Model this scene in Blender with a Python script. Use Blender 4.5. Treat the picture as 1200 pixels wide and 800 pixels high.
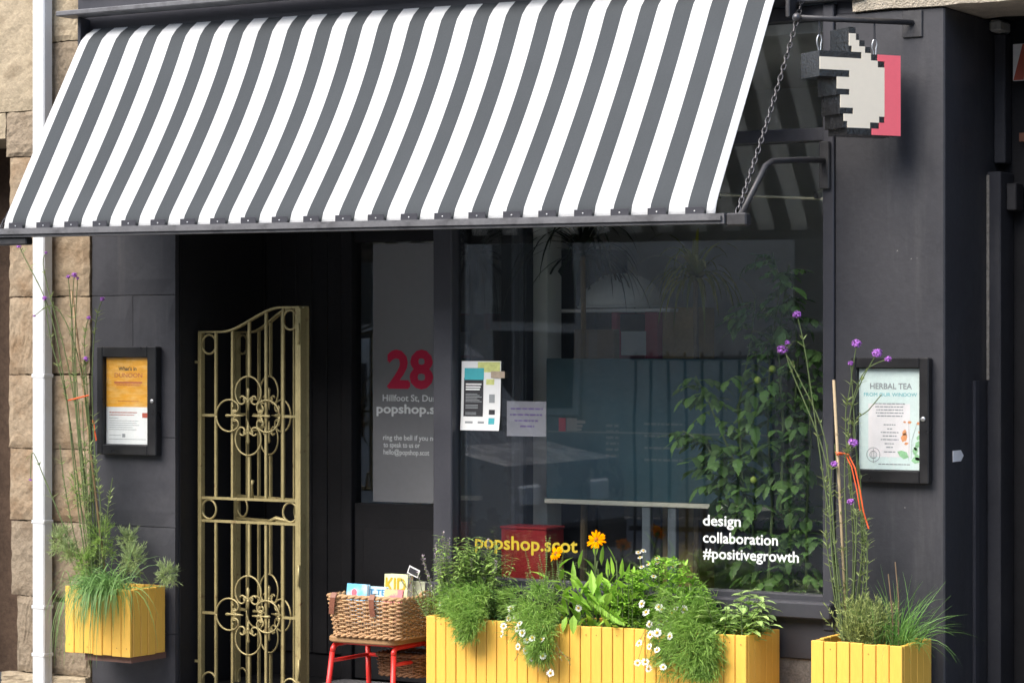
import bpy, math, random
from mathutils import Vector, Matrix
R = math.radians
random.seed(7)
for o in list(bpy.data.objects): bpy.data.objects.remove(o)
scn = bpy.context.scene
COL = scn.collection

# ------------------------------------------------------------------ camera
TH, FPX, CAMD, EYE, VH = R(31.3), 3041.0, 9.78, 1.70, 410.0
cd = bpy.data.cameras.new('camera'); cam = bpy.data.objects.new('camera', cd); COL.objects.link(cam)
cam.location = (0, -CAMD, EYE); cam.rotation_euler = (R(90), 0, TH)
cd.sensor_width = 36.0; cd.lens = FPX / 1200 * 36.0; cd.shift_y = (VH - 400) / 1200
cd.clip_start = 0.1; cd.clip_end = 1000
cd.dof.use_dof = True; cd.dof.focus_distance = 11.0; cd.dof.aperture_fstop = 5.6
scn.camera = cam
# ------------------------------------------------------------------ sky, sun, exposure
SUN_EL, SUN_AZ = R(47), R(203)          # azimuth from +Y clockwise seen from above
w = bpy.data.worlds.new('World'); scn.world = w; w.use_nodes = True
nt = w.node_tree
sky = nt.nodes.new('ShaderNodeTexSky'); sky.sky_type = 'NISHITA'; sky.sun_disc = False
sky.sun_elevation = SUN_EL; sky.sun_rotation = SUN_AZ
sky.air_density = 1.0; sky.dust_density = 3.0; sky.ozone_density = 1.0
nt.links.new(sky.outputs[0], nt.nodes['Background'].inputs[0])
nt.nodes['Background'].inputs[1].default_value = 0.13
sl = bpy.data.lights.new('sun', 'SUN'); sun = bpy.data.objects.new('sun', sl); COL.objects.link(sun)
sl.energy = 1.5; sl.angle = R(50); sl.color = (1.0, 0.95, 0.88)
sd = Vector((math.sin(SUN_AZ) * math.cos(SUN_EL), math.cos(SUN_AZ) * math.cos(SUN_EL), math.sin(SUN_EL)))
sun.rotation_euler = sd.to_track_quat('Z', 'Y').to_euler(); sun.location = sd * 30
scn.view_settings.view_transform = 'Standard'; scn.view_settings.look = 'None'
scn.view_settings.exposure = 1.55; scn.view_settings.gamma = 1.0

# ------------------------------------------------------------------ helpers
def px(u, Y):                 # x of a facade-parallel plane at depth Y seen at photo column u
    return (CAMD + Y) * math.tan(math.atan((u - 600) / FPX) - TH)
def pz(v, u, Y):              # height there at photo row v
    x = px(u, Y); d = -x * math.sin(TH) + (CAMD + Y) * math.cos(TH)
    return EYE - (v - VH) * d / FPX
def pt(u, v, Y): return Vector((px(u, Y), Y, pz(v, u, Y)))

def wloc(o):
    p = Vector((0, 0, 0))
    while o is not None:
        p += o.location; o = o.parent
    return p

class MB:
    def __init__(s): s.v = []; s.f = []; s.mi = []; s.cur = 0
    def add(s, vs, fs):
        n = len(s.v); s.v.extend([tuple(p) for p in vs])
        for f in fs: s.f.append(tuple(i + n for i in f)); s.mi.append(s.cur)
    def box(s, x0, x1, y0, y1, z0, z1, b=0.0):
        if x1 < x0: x0, x1 = x1, x0
        if y1 < y0: y0, y1 = y1, y0
        if z1 < z0: z0, z1 = z1, z0
        b = min(b, (x1-x0)*.45, (y1-y0)*.45, (z1-z0)*.45)
        if b <= 0:
            vs = [(x, y, z) for z in (z0, z1) for y in (y0, y1) for x in (x0, x1)]
            s.add(vs, [(0,2,3,1),(4,5,7,6),(0,1,5,4),(2,6,7,3),(0,4,6,2),(1,3,7,5)]); return s
        # chamfered box: 24 verts
        lo = (x0, y0, z0); hi = (x1, y1, z1); idx = {}; vs = []
        for sx in (0,1):
            for sy in (0,1):
                for sz in (0,1):
                    c = [hi[0] if sx else lo[0], hi[1] if sy else lo[1], hi[2] if sz else lo[2]]
                    sg = [-1 if sx else 1, -1 if sy else 1, -1 if sz else 1]
                    for a in range(3):      # vertex lying in the face of axis a
                        p = list(c)
                        for k in range(3):
                            if k != a: p[k] += sg[k] * b
                        idx[(sx, sy, sz, a)] = len(vs); vs.append(p)
        F = []
        def q(*k): F.append(tuple(idx[i] for i in k))
        for t in (0,1):
            q((t,0,0,0),(t,1,0,0),(t,1,1,0),(t,0,1,0)); q((0,t,0,1),(1,t,0,1),(1,t,1,1),(0,t,1,1)); q((0,0,t,2),(1,0,t,2),(1,1,t,2),(0,1,t,2))
        for a_ in (0,1):
            for b_ in (0,1):
                q((0,a_,b_,1),(1,a_,b_,1),(1,a_,b_,2),(0,a_,b_,2))
                q((a_,0,b_,0),(a_,1,b_,0),(a_,1,b_,2),(a_,0,b_,2))
                q((a_,b_,0,0),(a_,b_,1,0),(a_,b_,1,1),(a_,b_,0,1))
        for sx in (0,1):
            for sy in (0,1):
                for sz in (0,1): q((sx,sy,sz,0),(sx,sy,sz,1),(sx,sy,sz,2))
        # orient outwards
        cx = Vector(((x0+x1)/2, (y0+y1)/2, (z0+z1)/2)); G = []
        for f in F:
            p = [Vector(vs[i]) for i in f]; n = (p[1]-p[0]).cross(p[2]-p[0])
            m = sum(p, Vector()) / len(p) - cx
            G.append(f if n.dot(m) > 0 else tuple(reversed(f)))
        s.add(vs, G); return s
    def tube(s, pts, r, n=6, cap=True, closed=False):
        pts = [Vector(p) for p in pts]; m = len(pts)
        if m < 2: return s
        rs = r if isinstance(r, (list, tuple)) else [r] * m
        t0 = (pts[1] - pts[0]).normalized()
        a = Vector((0, 0, 1)) if abs(t0.z) < .9 else Vector((1, 0, 0))
        nrm = t0.cross(a).normalized(); vs = []
        for i in range(m):
            if closed: t = (pts[(i+1) % m] - pts[i-1])
            else: t = pts[min(i+1, m-1)] - pts[max(i-1, 0)]
            t = t.normalized() if t.length > 1e-9 else t0
            nrm = (nrm - t * nrm.dot(t))
            nrm = nrm.normalized() if nrm.length > 1e-6 else t.orthogonal().normalized()
            bn = t.cross(nrm)
            for k in range(n):
                an = 2 * math.pi * k / n
                vs.append(pts[i] + (nrm * math.cos(an) + bn * math.sin(an)) * rs[i])
        fs = []
        for i in range(m if closed else m - 1):
            j = (i + 1) % m
            for k in range(n):
                k2 = (k + 1) % n; fs.append((i*n+k, i*n+k2, j*n+k2, j*n+k))
        if cap and not closed:
            fs.append(tuple(reversed(range(n)))); fs.append(tuple((m-1)*n + k for k in range(n)))
        s.add(vs, fs); return s
    def bar(s, p0, p1, wx, wy, up=(0,0,1)):       # rectangular bar between two points
        p0, p1 = Vector(p0), Vector(p1); t = (p1-p0).normalized(); up = Vector(up)
        if abs(t.dot(up)) > .95: up = Vector((0,1,0))
        a = t.cross(up).normalized(); b = a.cross(t)
        vs = [p + a*sx*wx/2 + b*sy*wy/2 for p in (p0, p1) for sx, sy in ((-1,-1),(1,-1),(1,1),(-1,1))]
        s.add(vs, [(0,1,2,3),(7,6,5,4),(0,4,5,1),(1,5,6,2),(2,6,7,3),(3,7,4,0)]); return s
    def ring(s, c, r, th, axis='y', n=24, m=6, rz=None):
        c = Vector(c); pts = []
        for i in range(n):
            a = 2*math.pi*i/n; p = (math.cos(a)*r, math.sin(a)*(rz or r))
            pts.append(c + (Vector((p[0],0,p[1])) if axis=='y' else Vector((p[0],p[1],0)) if axis=='z' else Vector((0,p[0],p[1]))))
        return s.tube(pts, th, m, closed=True)
    def lathe(s, c, prof, n=24, axis='z'):
        c = Vector(c); vs = []; fs = []; m = len(prof)
        for r, h in prof:
            for k in range(n):
                a = 2*math.pi*k/n; x, y = math.cos(a)*r, math.sin(a)*r
                vs.append(c + (Vector((x, y, h)) if axis == 'z' else Vector((x, h, y))))
        for i in range(m-1):
            for k in range(n):
                k2 = (k+1) % n; f = (i*n+k, i*n+k2, (i+1)*n+k2, (i+1)*n+k); fs.append(f if axis=='z' else f[::-1])
        e0 = tuple(range(n)); e1 = tuple((m-1)*n+k for k in range(n))
        fs.append(e0[::-1] if axis=='z' else e0); fs.append(e1 if axis=='z' else e1[::-1])
        s.add(vs, fs); return s
    def prism(s, poly, o, ex, ez, en, t):         # polygon (a,b) at o + a*ex + b*ez, extruded by en*t
        o, ex, ez, en = Vector(o), Vector(ex), Vector(ez), Vector(en); n = len(poly)
        f0 = [o + ex*a + ez*b for a, b in poly]; f1 = [p + en*t for p in f0]
        s.add(f0 + f1, [tuple(range(n)), tuple(reversed(range(n, 2*n)))] + [(i, n+i, n+(i+1) % n, (i+1) % n) for i in range(n)]); return s
    def ball(s, c, r, n=8, m=6, sq=(1,1,1)):
        c = Vector(c); vs = []; fs = []
        for i in range(m+1):
            a = math.pi*i/m
            for k in range(n):
                b = 2*math.pi*k/n
                vs.append(c + Vector((math.sin(a)*math.cos(b)*r*sq[0], math.sin(a)*math.sin(b)*r*sq[1], math.cos(a)*r*sq[2])))
        for i in range(m):
            for k in range(n): fs.append((i*n+k, (i+1)*n+k, (i+1)*n+(k+1) % n, i*n+(k+1) % n))
        s.add(vs, fs); return s
    def build(s, name, mat, parent=None, smooth=False, kind=None, base=True, label=None):
        me = bpy.data.meshes.new(name)
        if parent is not None: off = wloc(parent)
        elif base and s.v:
            xs, ys, zs = zip(*s.v); off = Vector(((min(xs)+max(xs))/2, (min(ys)+max(ys))/2, min(zs)))
        else: off = Vector((0,0,0))
        me.from_pydata([(a-off.x, b-off.y, c-off.z) for a, b, c in s.v], [], s.f)
        mats = mat if isinstance(mat, (list, tuple)) else [mat]
        for m in mats: me.materials.append(m)
        if len(mats) > 1: me.polygons.foreach_set('material_index', s.mi)
        if smooth: me.polygons.foreach_set('use_smooth', [True]*len(me.polygons))
        me.update()
        o = bpy.data.objects.new(name, me); COL.objects.link(o)
        if parent is not None: o.parent = parent
        else: o.location = off
        if kind: o['kind'] = kind
        if label: o['label'] = label
        return o

def tag(o, label, cat, group=None):
    o['label'] = label; o['category'] = cat
    if group: o['group'] = group
    return o
def thing(name, label, cat, loc, group=None):
    o = bpy.data.objects.new(name, None); COL.objects.link(o); o.location = loc; o.empty_display_size = .1
    return tag(o, label, cat, group)
def struct(o): o['kind'] = 'structure'; return o
def inst(mesh, name, parent, loc, rot=(0,0,0)):
    o = bpy.data.objects.new(name, mesh); COL.objects.link(o); o.parent = parent
    o.location = Vector(loc) - wloc(parent); o.rotation_euler = rot; return o
def box_mesh(name, sx, sy, sz, b, mat):           # centred in x,y, base at z=0
    m = MB(); m.box(-sx/2, sx/2, -sy/2, sy/2, 0, sz, b)
    me = bpy.data.meshes.new(name); me.from_pydata(m.v, [], m.f); me.materials.append(mat); return me

_fc = 0
def text(body, mat, parent, x0, x1, zb, h, Y, name='lettering', bold=0.0):
    """flat lettering on a facade-parallel face; width fitted x0..x1, cap height h above baseline zb, facing -Y"""
    cu = bpy.data.curves.new('txt', 'FONT'); cu.body = body; cu.size = 1.0; cu.offset = min(bold, .008); cu.extrude = 0.0; cu.resolution_u = 3
    to = bpy.data.objects.new('txt', cu); COL.objects.link(to)
    dg = bpy.context.evaluated_depsgraph_get(); me = bpy.data.meshes.new_from_object(to.evaluated_get(dg))
    bpy.data.objects.remove(to); bpy.data.curves.remove(cu)
    xs = [v.co.x for v in me.vertices]
    mn, mx = min(xs), max(xs); sx = (x1 - x0) / (mx - mn); sz = h / 0.70
    off = wloc(parent)
    V0 = [(v.co.x, v.co.y) for v in me.vertices]; F0 = [tuple(p.vertices) for p in me.polygons]; VV = []; FF = []
    sh = [(0, 0)] + ([(bold, 0), (-bold, 0), (0, bold), (0, -bold)] if bold else [])
    for k, (da, db) in enumerate(sh):            # strokes thickened by stacked shifted copies
        n0 = len(VV); VV += [Vector((x0 + (a + da - mn)*sx, Y - .00006*k, zb + (b + db)*sz)) - off for a, b in V0]; FF += [tuple(i + n0 for i in f) for f in F0]
    me = bpy.data.meshes.new(name); me.from_pydata(VV, [], FF)
    me.materials.clear(); me.materials.append(mat)
    o = bpy.data.objects.new(name, me); COL.objects.link(o); o.parent = parent
    return o

# ------------------------------------------------------------------ materials
def newmat(name):
    m = bpy.data.materials.new(name); m.use_nodes = True; nt = m.node_tree
    return m, nt, nt.nodes['Principled BSDF'], nt.nodes.new, nt.links.new
def mat(name, c, rough=.6, var=.15, scale=6.0, fine=60.0, bump=.1, bdist=.002, spec=.4, metal=0.0, c2=None, c2thr=(.55,.75), c2scale=4.0, stretch=None, island=0.0, streak=None, objvar=0.0):
    m, nt, P, N, L = newmat(name)
    tc = N('ShaderNodeTexCoord'); vec = tc.outputs['Object']
    if stretch:
        mp = N('ShaderNodeMapping'); L(vec, mp.inputs[0]); mp.inputs['Scale'].default_value = stretch; vec = mp.outputs[0]
    def noise(sc, d=5):
        n = N('ShaderNodeTexNoise'); n.inputs['Scale'].default_value = sc; n.inputs['Detail'].default_value = d; n.inputs['Roughness'].default_value = .6; L(vec, n.inputs[0]); return n.outputs[0]
    n1 = noise(scale); n2 = noise(fine, 3)
    ad = N('ShaderNodeMath'); ad.operation = 'ADD'; L(n1, ad.inputs[0]); L(n2, ad.inputs[1])
    mr = N('ShaderNodeMapRange'); mr.inputs[1].default_value = .6; mr.inputs[2].default_value = 1.4; mr.inputs[3].default_value = 1 - var; mr.inputs[4].default_value = 1 + var
    L(ad.outputs[0], mr.inputs[0])
    fac = mr.outputs[0]
    if island:
        g = N('ShaderNodeNewGeometry'); r2 = N('ShaderNodeMapRange'); r2.inputs[3].default_value = 1 - island; r2.inputs[4].default_value = 1 + island
        L(g.outputs['Random Per Island'], r2.inputs[0]); mm = N('ShaderNodeMath'); mm.operation = 'MULTIPLY'; L(fac, mm.inputs[0]); L(r2.outputs[0], mm.inputs[1]); fac = mm.outputs[0]
    if objvar:
        oi = N('ShaderNodeObjectInfo'); r5 = N('ShaderNodeMapRange'); r5.inputs[3].default_value = 1 - objvar; r5.inputs[4].default_value = 1 + objvar; L(oi.outputs['Random'], r5.inputs[0]); m5 = N('ShaderNodeMath'); m5.operation = 'MULTIPLY'; L(fac, m5.inputs[0]); L(r5.outputs[0], m5.inputs[1]); fac = m5.outputs[0]
    col = N('ShaderNodeRGB'); col.outputs[0].default_value = (*c, 1); src = col.outputs[0]
    if c2:
        n3 = noise(c2scale, 6); r3 = N('ShaderNodeMapRange'); r3.inputs[1].default_value, r3.inputs[2].default_value = c2thr; L(n3, r3.inputs[0])
        mx = N('ShaderNodeMix'); mx.data_type = 'RGBA'; L(r3.outputs[0], mx.inputs[0]); L(src, mx.inputs[6]); mx.inputs[7].default_value = (*c2, 1); src = mx.outputs[2]
    if streak:
        mp2 = N('ShaderNodeMapping'); L(tc.outputs['Object'], mp2.inputs[0]); mp2.inputs['Scale'].default_value = streak[2]
        n4 = N('ShaderNodeTexNoise'); n4.inputs['Scale'].default_value = 1.0; n4.inputs['Detail'].default_value = 7; n4.inputs['Roughness'].default_value = .65; L(mp2.outputs[0], n4.inputs[0])
        r4 = N('ShaderNodeMapRange'); r4.inputs[1].default_value, r4.inputs[2].default_value = streak[1]; L(n4.outputs[0], r4.inputs[0])
        mx4 = N('ShaderNodeMix'); mx4.data_type = 'RGBA'; L(r4.outputs[0], mx4.inputs[0]); L(src, mx4.inputs[6]); mx4.inputs[7].default_value = (*streak[0], 1); src = mx4.outputs[2]
    vm = N('ShaderNodeVectorMath'); vm.operation = 'SCALE'; L(src, vm.inputs[0]); L(fac, vm.inputs['Scale'])
    L(vm.outputs[0], P.inputs['Base Color'])
    P.inputs['Roughness'].default_value = rough; P.inputs['Specular IOR Level'].default_value = spec; P.inputs['Metallic'].default_value = metal
    rr = N('ShaderNodeMapRange'); rr.inputs[1].default_value = .3; rr.inputs[2].default_value = .7; rr.inputs[3].default_value = max(.05, rough - .12); rr.inputs[4].default_value = min(1, rough + .12)
    L(n1, rr.inputs[0]); L(rr.outputs[0], P.inputs['Roughness'])
    if bump:
        bp = N('ShaderNodeBump'); bp.inputs['Strength'].default_value = bump; bp.inputs['Distance'].default_value = bdist; L(ad.outputs[0], bp.inputs['Height']); L(bp.outputs[0], P.inputs['Normal'])
    return m
def leafmat(name, c, var=.35, trans=.3, hue=(1.25, 1.05, .7), spec=.35):
    m, nt, P, N, L = newmat(name)
    g = N('ShaderNodeNewGeometry'); oi = N('ShaderNodeObjectInfo'); sm = N('ShaderNodeMath'); sm.operation = 'ADD'; L(g.outputs['Random Per Island'], sm.inputs[0]); L(oi.outputs['Random'], sm.inputs[1])
    fr_ = N('ShaderNodeMath'); fr_.operation = 'FRACT'; L(sm.outputs[0], fr_.inputs[0])
    r2 = N('ShaderNodeMapRange'); r2.inputs[3].default_value = 1 - var; r2.inputs[4].default_value = 1 + var; L(fr_.outputs[0], r2.inputs[0])
    mx = N('ShaderNodeMix'); mx.data_type = 'RGBA'; mx.inputs[6].default_value = (*c, 1); mx.inputs[7].default_value = (c[0]*hue[0], c[1]*hue[1], c[2]*hue[2], 1)
    tc = N('ShaderNodeTexCoord'); n = N('ShaderNodeTexNoise'); n.inputs['Scale'].default_value = 9; L(tc.outputs['Object'], n.inputs[0]); L(n.outputs[0], mx.inputs[0])
    vm = N('ShaderNodeVectorMath'); vm.operation = 'SCALE'; L(mx.outputs[2], vm.inputs[0]); L(r2.outputs[0], vm.inputs['Scale'])
    L(vm.outputs[0], P.inputs['Base Color']); P.inputs['Roughness'].default_value = .5; P.inputs['Specular IOR Level'].default_value = spec
    t = N('ShaderNodeBsdfTranslucent'); L(vm.outputs[0], t.inputs[0]); ms = N('ShaderNodeMixShader'); ms.inputs[0].default_value = trans
    out = nt.nodes['Material Output']; L(P.outputs[0], ms.inputs[1]); L(t.outputs[0], ms.inputs[2]); L(ms.outputs[0], out.inputs[0])
    return m
def glassmat(name, tint=(.93,.95,.95), f0=.068, gl=1.0):
    m, nt, P, N, L = newmat(name); nt.nodes.remove(P)
    lw = N('ShaderNodeLayerWeight'); lw.inputs[0].default_value = .5
    p = N('ShaderNodeMath'); p.operation = 'POWER'; L(lw.outputs['Facing'], p.inputs[0]); p.inputs[1].default_value = 5
    q = N('ShaderNodeMath'); q.operation = 'MULTIPLY_ADD'; L(p.outputs[0], q.inputs[0]); q.inputs[1].default_value = 1 - f0; q.inputs[2].default_value = f0
    tr = N('ShaderNodeBsdfTransparent'); tr.inputs[0].default_value = (*tint, 1); g = N('ShaderNodeBsdfGlossy'); g.inputs['Roughness'].default_value = .0; tcg = N('ShaderNodeTexCoord'); ng = N('ShaderNodeTexNoise'); ng.inputs['Scale'].default_value = 1.6; ng.inputs['Detail'].default_value = 1; L(tcg.outputs['Object'], ng.inputs[0]); bg = N('ShaderNodeBump'); bg.inputs['Strength'].default_value = .05; bg.inputs['Distance'].default_value = .02; L(ng.outputs[0], bg.inputs['Height']); L(bg.outputs[0], g.inputs['Normal']); g.inputs[0].default_value = (gl, gl, gl, 1)
    ms = N('ShaderNodeMixShader'); L(q.outputs[0], ms.inputs[0]); L(tr.outputs[0], ms.inputs[1]); L(g.outputs[0], ms.inputs[2]); L(ms.outputs[0], nt.nodes['Material Output'].inputs[0])
    return m

M = {}
M['wall'] = mat('grey_masonry_paint', (.038,.039,.046), .5, .16, 3, 45, .25, .003, .35, c2=(.058,.058,.064), c2thr=(.55,.8), c2scale=2.2, streak=((.072,.071,.074), (.56,.80), (9,9,.9)))
M['wallr'] = mat('grey_masonry_paint_chipped', (.037,.038,.044), .5, .16, 3, 45, .25, .003, .35, c2=(.3,.29,.27), c2thr=(.735,.76), c2scale=23, streak=((.068,.068,.071), (.54,.80), (8,8,.8)))
M['black'] = mat('black_gloss_paint', (.015,.015,.017), .58, .2, 5, 60, .08, .002, .22)
M['frame'] = mat('charcoal_frame_paint', (.042,.043,.052), .42, .12, 4, 60, .08, .0015, .4)
M['sand'] = mat('sandstone', (.285,.225,.155), .9, .3, 9, 50, .7, .008, .15, c2=(.20,.135,.08), c2thr=(.45,.72), c2scale=6, streak=((.12,.085,.055), (.58,.75), (5,5,.8)))
M['sandp'] = mat('sandstone_pale_weathered', (.34,.285,.20), .9, .28, 5, 50, .7, .008, .15, c2=(.15,.115,.075), c2thr=(.55,.75), c2scale=5)
M['sandg'] = mat('sandstone_grey_weathered', (.245,.20,.145), .92, .35, 7, 45, .8, .010, .12, c2=(.13,.10,.07), c2thr=(.5,.72), c2scale=7)
M['harl'] = mat('cream_roughcast', (.56,.50,.40), .95, .2, 18, 120, 1.0, .012, .1)
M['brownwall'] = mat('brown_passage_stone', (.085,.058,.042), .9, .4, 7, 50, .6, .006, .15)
M['upv'] = mat('white_plastic_pipe', (.62,.64,.65), .38, .05, 3, 40, .03, .001, .45, c2=(.5,.5,.48), c2thr=(.58,.8), c2scale=6, streak=((.42,.41,.37), (.60,.82), (30,30,1.5)))
M['yellow'] = mat('yellow_painted_wood', (.80,.475,.082), .5, .11, 3, 40, .22, .002, .35, stretch=(6,6,.6), c2=(.70,.41,.085), c2thr=(.48,.8), c2scale=2.5, streak=((.55,.31,.08), (.60,.80), (14,14,1.2)), objvar=.05)
M['nail'] = mat('rusty_nail', (.25,.12,.05), .7, .2)
M['soil'] = mat('potting_soil', (.035,.024,.017), .95, .4, 30, 120, 1.0, .01, .1)
M['brass'] = mat('dull_brass_gate_paint', (.37,.31,.145), .48, .18, 14, 90, .15, .001, .5, metal=.35, c2=(.16,.085,.04), c2thr=(.62,.74), c2scale=24)
M['steel'] = mat('galvanised_steel', (.55,.56,.57), .35, .1, 20, 90, .05, .001, .5, metal=.9)
M['iron'] = mat('black_iron', (.028,.028,.031), .45, .25, 20, 90, .25, .002, .5)
M['chain'] = mat('grey_chain_steel', (.075,.075,.08), .4, .2, 30, 90, .1, .001, .5, metal=.7)
M['whitev'] = mat('white_vinyl', (.80,.83,.83), .5, .03, 5, 50, 0)
M['yelv'] = mat('yellow_vinyl', (.48,.36,.025), .5, .03, 5, 50, 0)
M['redv'] = mat('red_vinyl', (.55,.012,.06), .5, .03, 5, 50, 0)
M['frost'] = mat('frosted_white_film', (.22,.225,.235), .5, .05, 2, 30, 0)
M['paper'] = mat('white_paper', (.80,.81,.80), .6, .04, 6, 40, .05, .001)
M['ink'] = mat('black_ink', (.03,.03,.035), .6, .1, 5, 50, 0)
M['grey'] = mat('grey_ink', (.28,.30,.31), .6, .1, 5, 50, 0)
M['teal'] = mat('teal_ink', (.06,.42,.47), .6, .1, 5, 50, 0)
M['mint'] = mat('mint_print', (.66,.77,.74), .6, .08, 5, 50, 0)
M['lime'] = mat('lime_print', (.62,.66,.24), .6, .25, 14, 50, 0)
M['orangep'] = mat('orange_print', (.80,.38,.03), .6, .22, 5, 18, 0, stretch=(1,1,4), c2=(.72,.44,.14), c2thr=(.45,.7), c2scale=9)
M['redp'] = mat('dull_red_print', (.45,.10,.06), .6, .1, 5, 50, 0)
M['signw'] = mat('cream_sign_face', (.80,.74,.61), .45, .03, 4, 40, .03, .001)
M['pink'] = mat('coral_pink_sign_face', (.86,.15,.19), .45, .04, 4, 40, .03, .001)
M['tape'] = mat('glossy_black_sign_edge', (.012,.012,.013), .2, .3, 30, 90, .6, .004, .6)
M['pane'] = glassmat('window_glass'); M['pane2'] = glassmat('notice_glass', (.96,.97,.97), .03, .8)
def awningmat():
    m, nt, P, N, L = newmat('striped_awning_cloth')
    tc = N('ShaderNodeTexCoord'); se = N('ShaderNodeSeparateXYZ'); L(tc.outputs['Object'], se.inputs[0])
    a = N('ShaderNodeMath'); a.operation = 'MULTIPLY_ADD'; L(se.outputs[0], a.inputs[0]); a.inputs[1].default_value = 1/AW_P; a.inputs[2].default_value = AW_O
    fr = N('ShaderNodeMath'); fr.operation = 'FRACT'; L(a.outputs[0], fr.inputs[0]); lt = N('ShaderNodeMath'); lt.operation = 'LESS_THAN'; L(fr.outputs[0], lt.inputs[0]); lt.inputs[1].default_value = .5
    n = N('ShaderNodeTexNoise'); n.inputs['Scale'].default_value = 260; L(tc.outputs['Object'], n.inputs[0])
    n2 = N('ShaderNodeTexNoise'); n2.inputs['Scale'].default_value = 3; n2.inputs['Detail'].default_value = 6; L(tc.outputs['Object'], n2.inputs[0])
    s = N('ShaderNodeMath'); s.operation = 'ADD'; L(n.outputs[0], s.inputs[0]); L(n2.outputs[0], s.inputs[1])
    r = N('ShaderNodeMapRange'); r.inputs[1].default_value = .6; r.inputs[2].default_value = 1.4; r.inputs[3].default_value = .86; r.inputs[4].default_value = 1.12; L(s.outputs[0], r.inputs[0])
    mx = N('ShaderNodeMix'); mx.data_type = 'RGBA'; L(lt.outputs[0], mx.inputs[0]); mx.inputs[6].default_value = (.74,.76,.77,1); mx.inputs[7].default_value = (.078,.087,.094,1)
    vm = N('ShaderNodeVectorMath'); vm.operation = 'SCALE'; L(mx.outputs[2], vm.inputs[0]); L(r.outputs[0], vm.inputs['Scale'])
    L(vm.outputs[0], P.inputs['Base Color']); P.inputs['Roughness'].default_value = .85; P.inputs['Specular IOR Level'].default_value = .15
    t = N('ShaderNodeBsdfTranslucent'); L(vm.outputs[0], t.inputs[0]); ms = N('ShaderNodeMixShader'); ms.inputs[0].default_value = .3
    L(P.outputs[0], ms.inputs[1]); L(t.outputs[0], ms.inputs[2]); L(ms.outputs[0], nt.nodes['Material Output'].inputs[0])
    return m
M['asphalt'] = mat('asphalt', (.05,.05,.052), .9, .25, 3, 90, .5, .005, .2)
M['paving'] = mat('grey_paving', (.22,.21,.20), .85, .2, 3, 60, .3, .003, .2)
M['granite'] = mat('granite_plinth', (.16,.15,.14), .85, .45, 25, 110, .6, .004, .2)
M['plaster'] = mat('interior_plaster', (.72,.71,.69), .8, .06, 2, 30, .05)
M['intfloor'] = mat('interior_floor_boards', (.10,.075,.055), .6, .2, 5, 40, .1)
M['opp'] = mat('opposite_stone', (.42,.38,.33), .9, .35, 4, 30, .4, .006, .15)
M['oppglass'] = mat('dark_window_glass', (.02,.022,.026), .15, .1)
M['silver'] = mat('silver_car_paint', (.42,.43,.45), .25, .05, 3, 30, 0, spec=.6, metal=.4)
# ================================================================== SETTING
g = MB(); g.add([(-150,-150,-.13),(150,-150,-.13),(150,150,-.13),(-150,150,-.13)], [(0,1,2,3)]); struct(g.build('road', M['asphalt'], base=False))
g = MB().box(-40, 30, -2.6, -.0, -.3, 0, .01); struct(g.build('pavement', M['paving']))
g = MB().box(-40, 30, -2.75, -2.604, -.3, .006, .02); struct(g.build('kerb', M['granite']))
g = MB().box(-40, 30, -13.4, -8.6, -.3, .0, .02); struct(g.build('far_pavement', M['paving']))

# ---- shop building -------------------------------------------------
XL0, XL1 = px(107, 0), px(205, 0)          # left pier
XD1 = px(508, 0); XP1 = px(530, 0)         # doorway end, corner post
XW0, XW1 = px(965, 0), px(978, 0)          # window right frame
XR1 = px(1107, 0)                          # right pier arris
DY = .70                                   # door plane
shop = thing('shop_building', 'dark grey painted shopfront with recessed black doorway and large window', 'shop', (-6.1, .1, 0))
def stone_mesh(m, x0, x1, z0, z1, Y, dep, amp, rnd, nx=8, nz=5, edge=.012):
    """block with uneven dressed face towards -Y"""
    vs = []; fs = []; W = nx + 1
    ph = [rnd.uniform(0, 6.3) for _ in range(4)]
    for j in range(nz+1):
        for i in range(W):
            a, b = i/nx, j/nz
            e = min(a, 1-a)*(x1-x0); f = min(b, 1-b)*(z1-z0); d = min(e, f)
            pull = edge * max(0, 1 - d/.02)**2
            y = Y + pull - amp*(.5*math.sin(7*a+ph[0])*math.sin(5*b+ph[1]) + rnd.uniform(-.5,.5))*(1 if 0<i<nx and 0<j<nz else 0)
            jx = rnd.uniform(-1,1)*amp*.7 if 0 < j < nz or True else 0
            vs.append((x0+(x1-x0)*a + (jx if i in (0,nx) else 0), y, z0+(z1-z0)*b + (rnd.uniform(-1,1)*amp*.5 if j in (0,nz) else 0)))
    for j in range(nz):
        for i in range(nx): k = j*W+i; fs.append((k, k+1, k+W+1, k+W))
    # back verts ring
    bd = [i for i in range(W)] + [j*W+nx for j in range(1, nz+1)] + [nz*W+i for i in range(nx-1, -1, -1)] + [j*W for j in range(nz-1, 0, -1)]
    n0 = len(vs)
    for i in bd: vs.append((vs[i][0], Y+dep, vs[i][2]))
    nb = len(bd)
    for k in range(nb): k2 = (k+1) % nb; fs.append((bd[k2], bd[k], n0+k, n0+k2))
    fs.append(tuple(n0+k for k in range(nb)))
    m.add(vs, fs)
rnd = random.Random(3)
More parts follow.
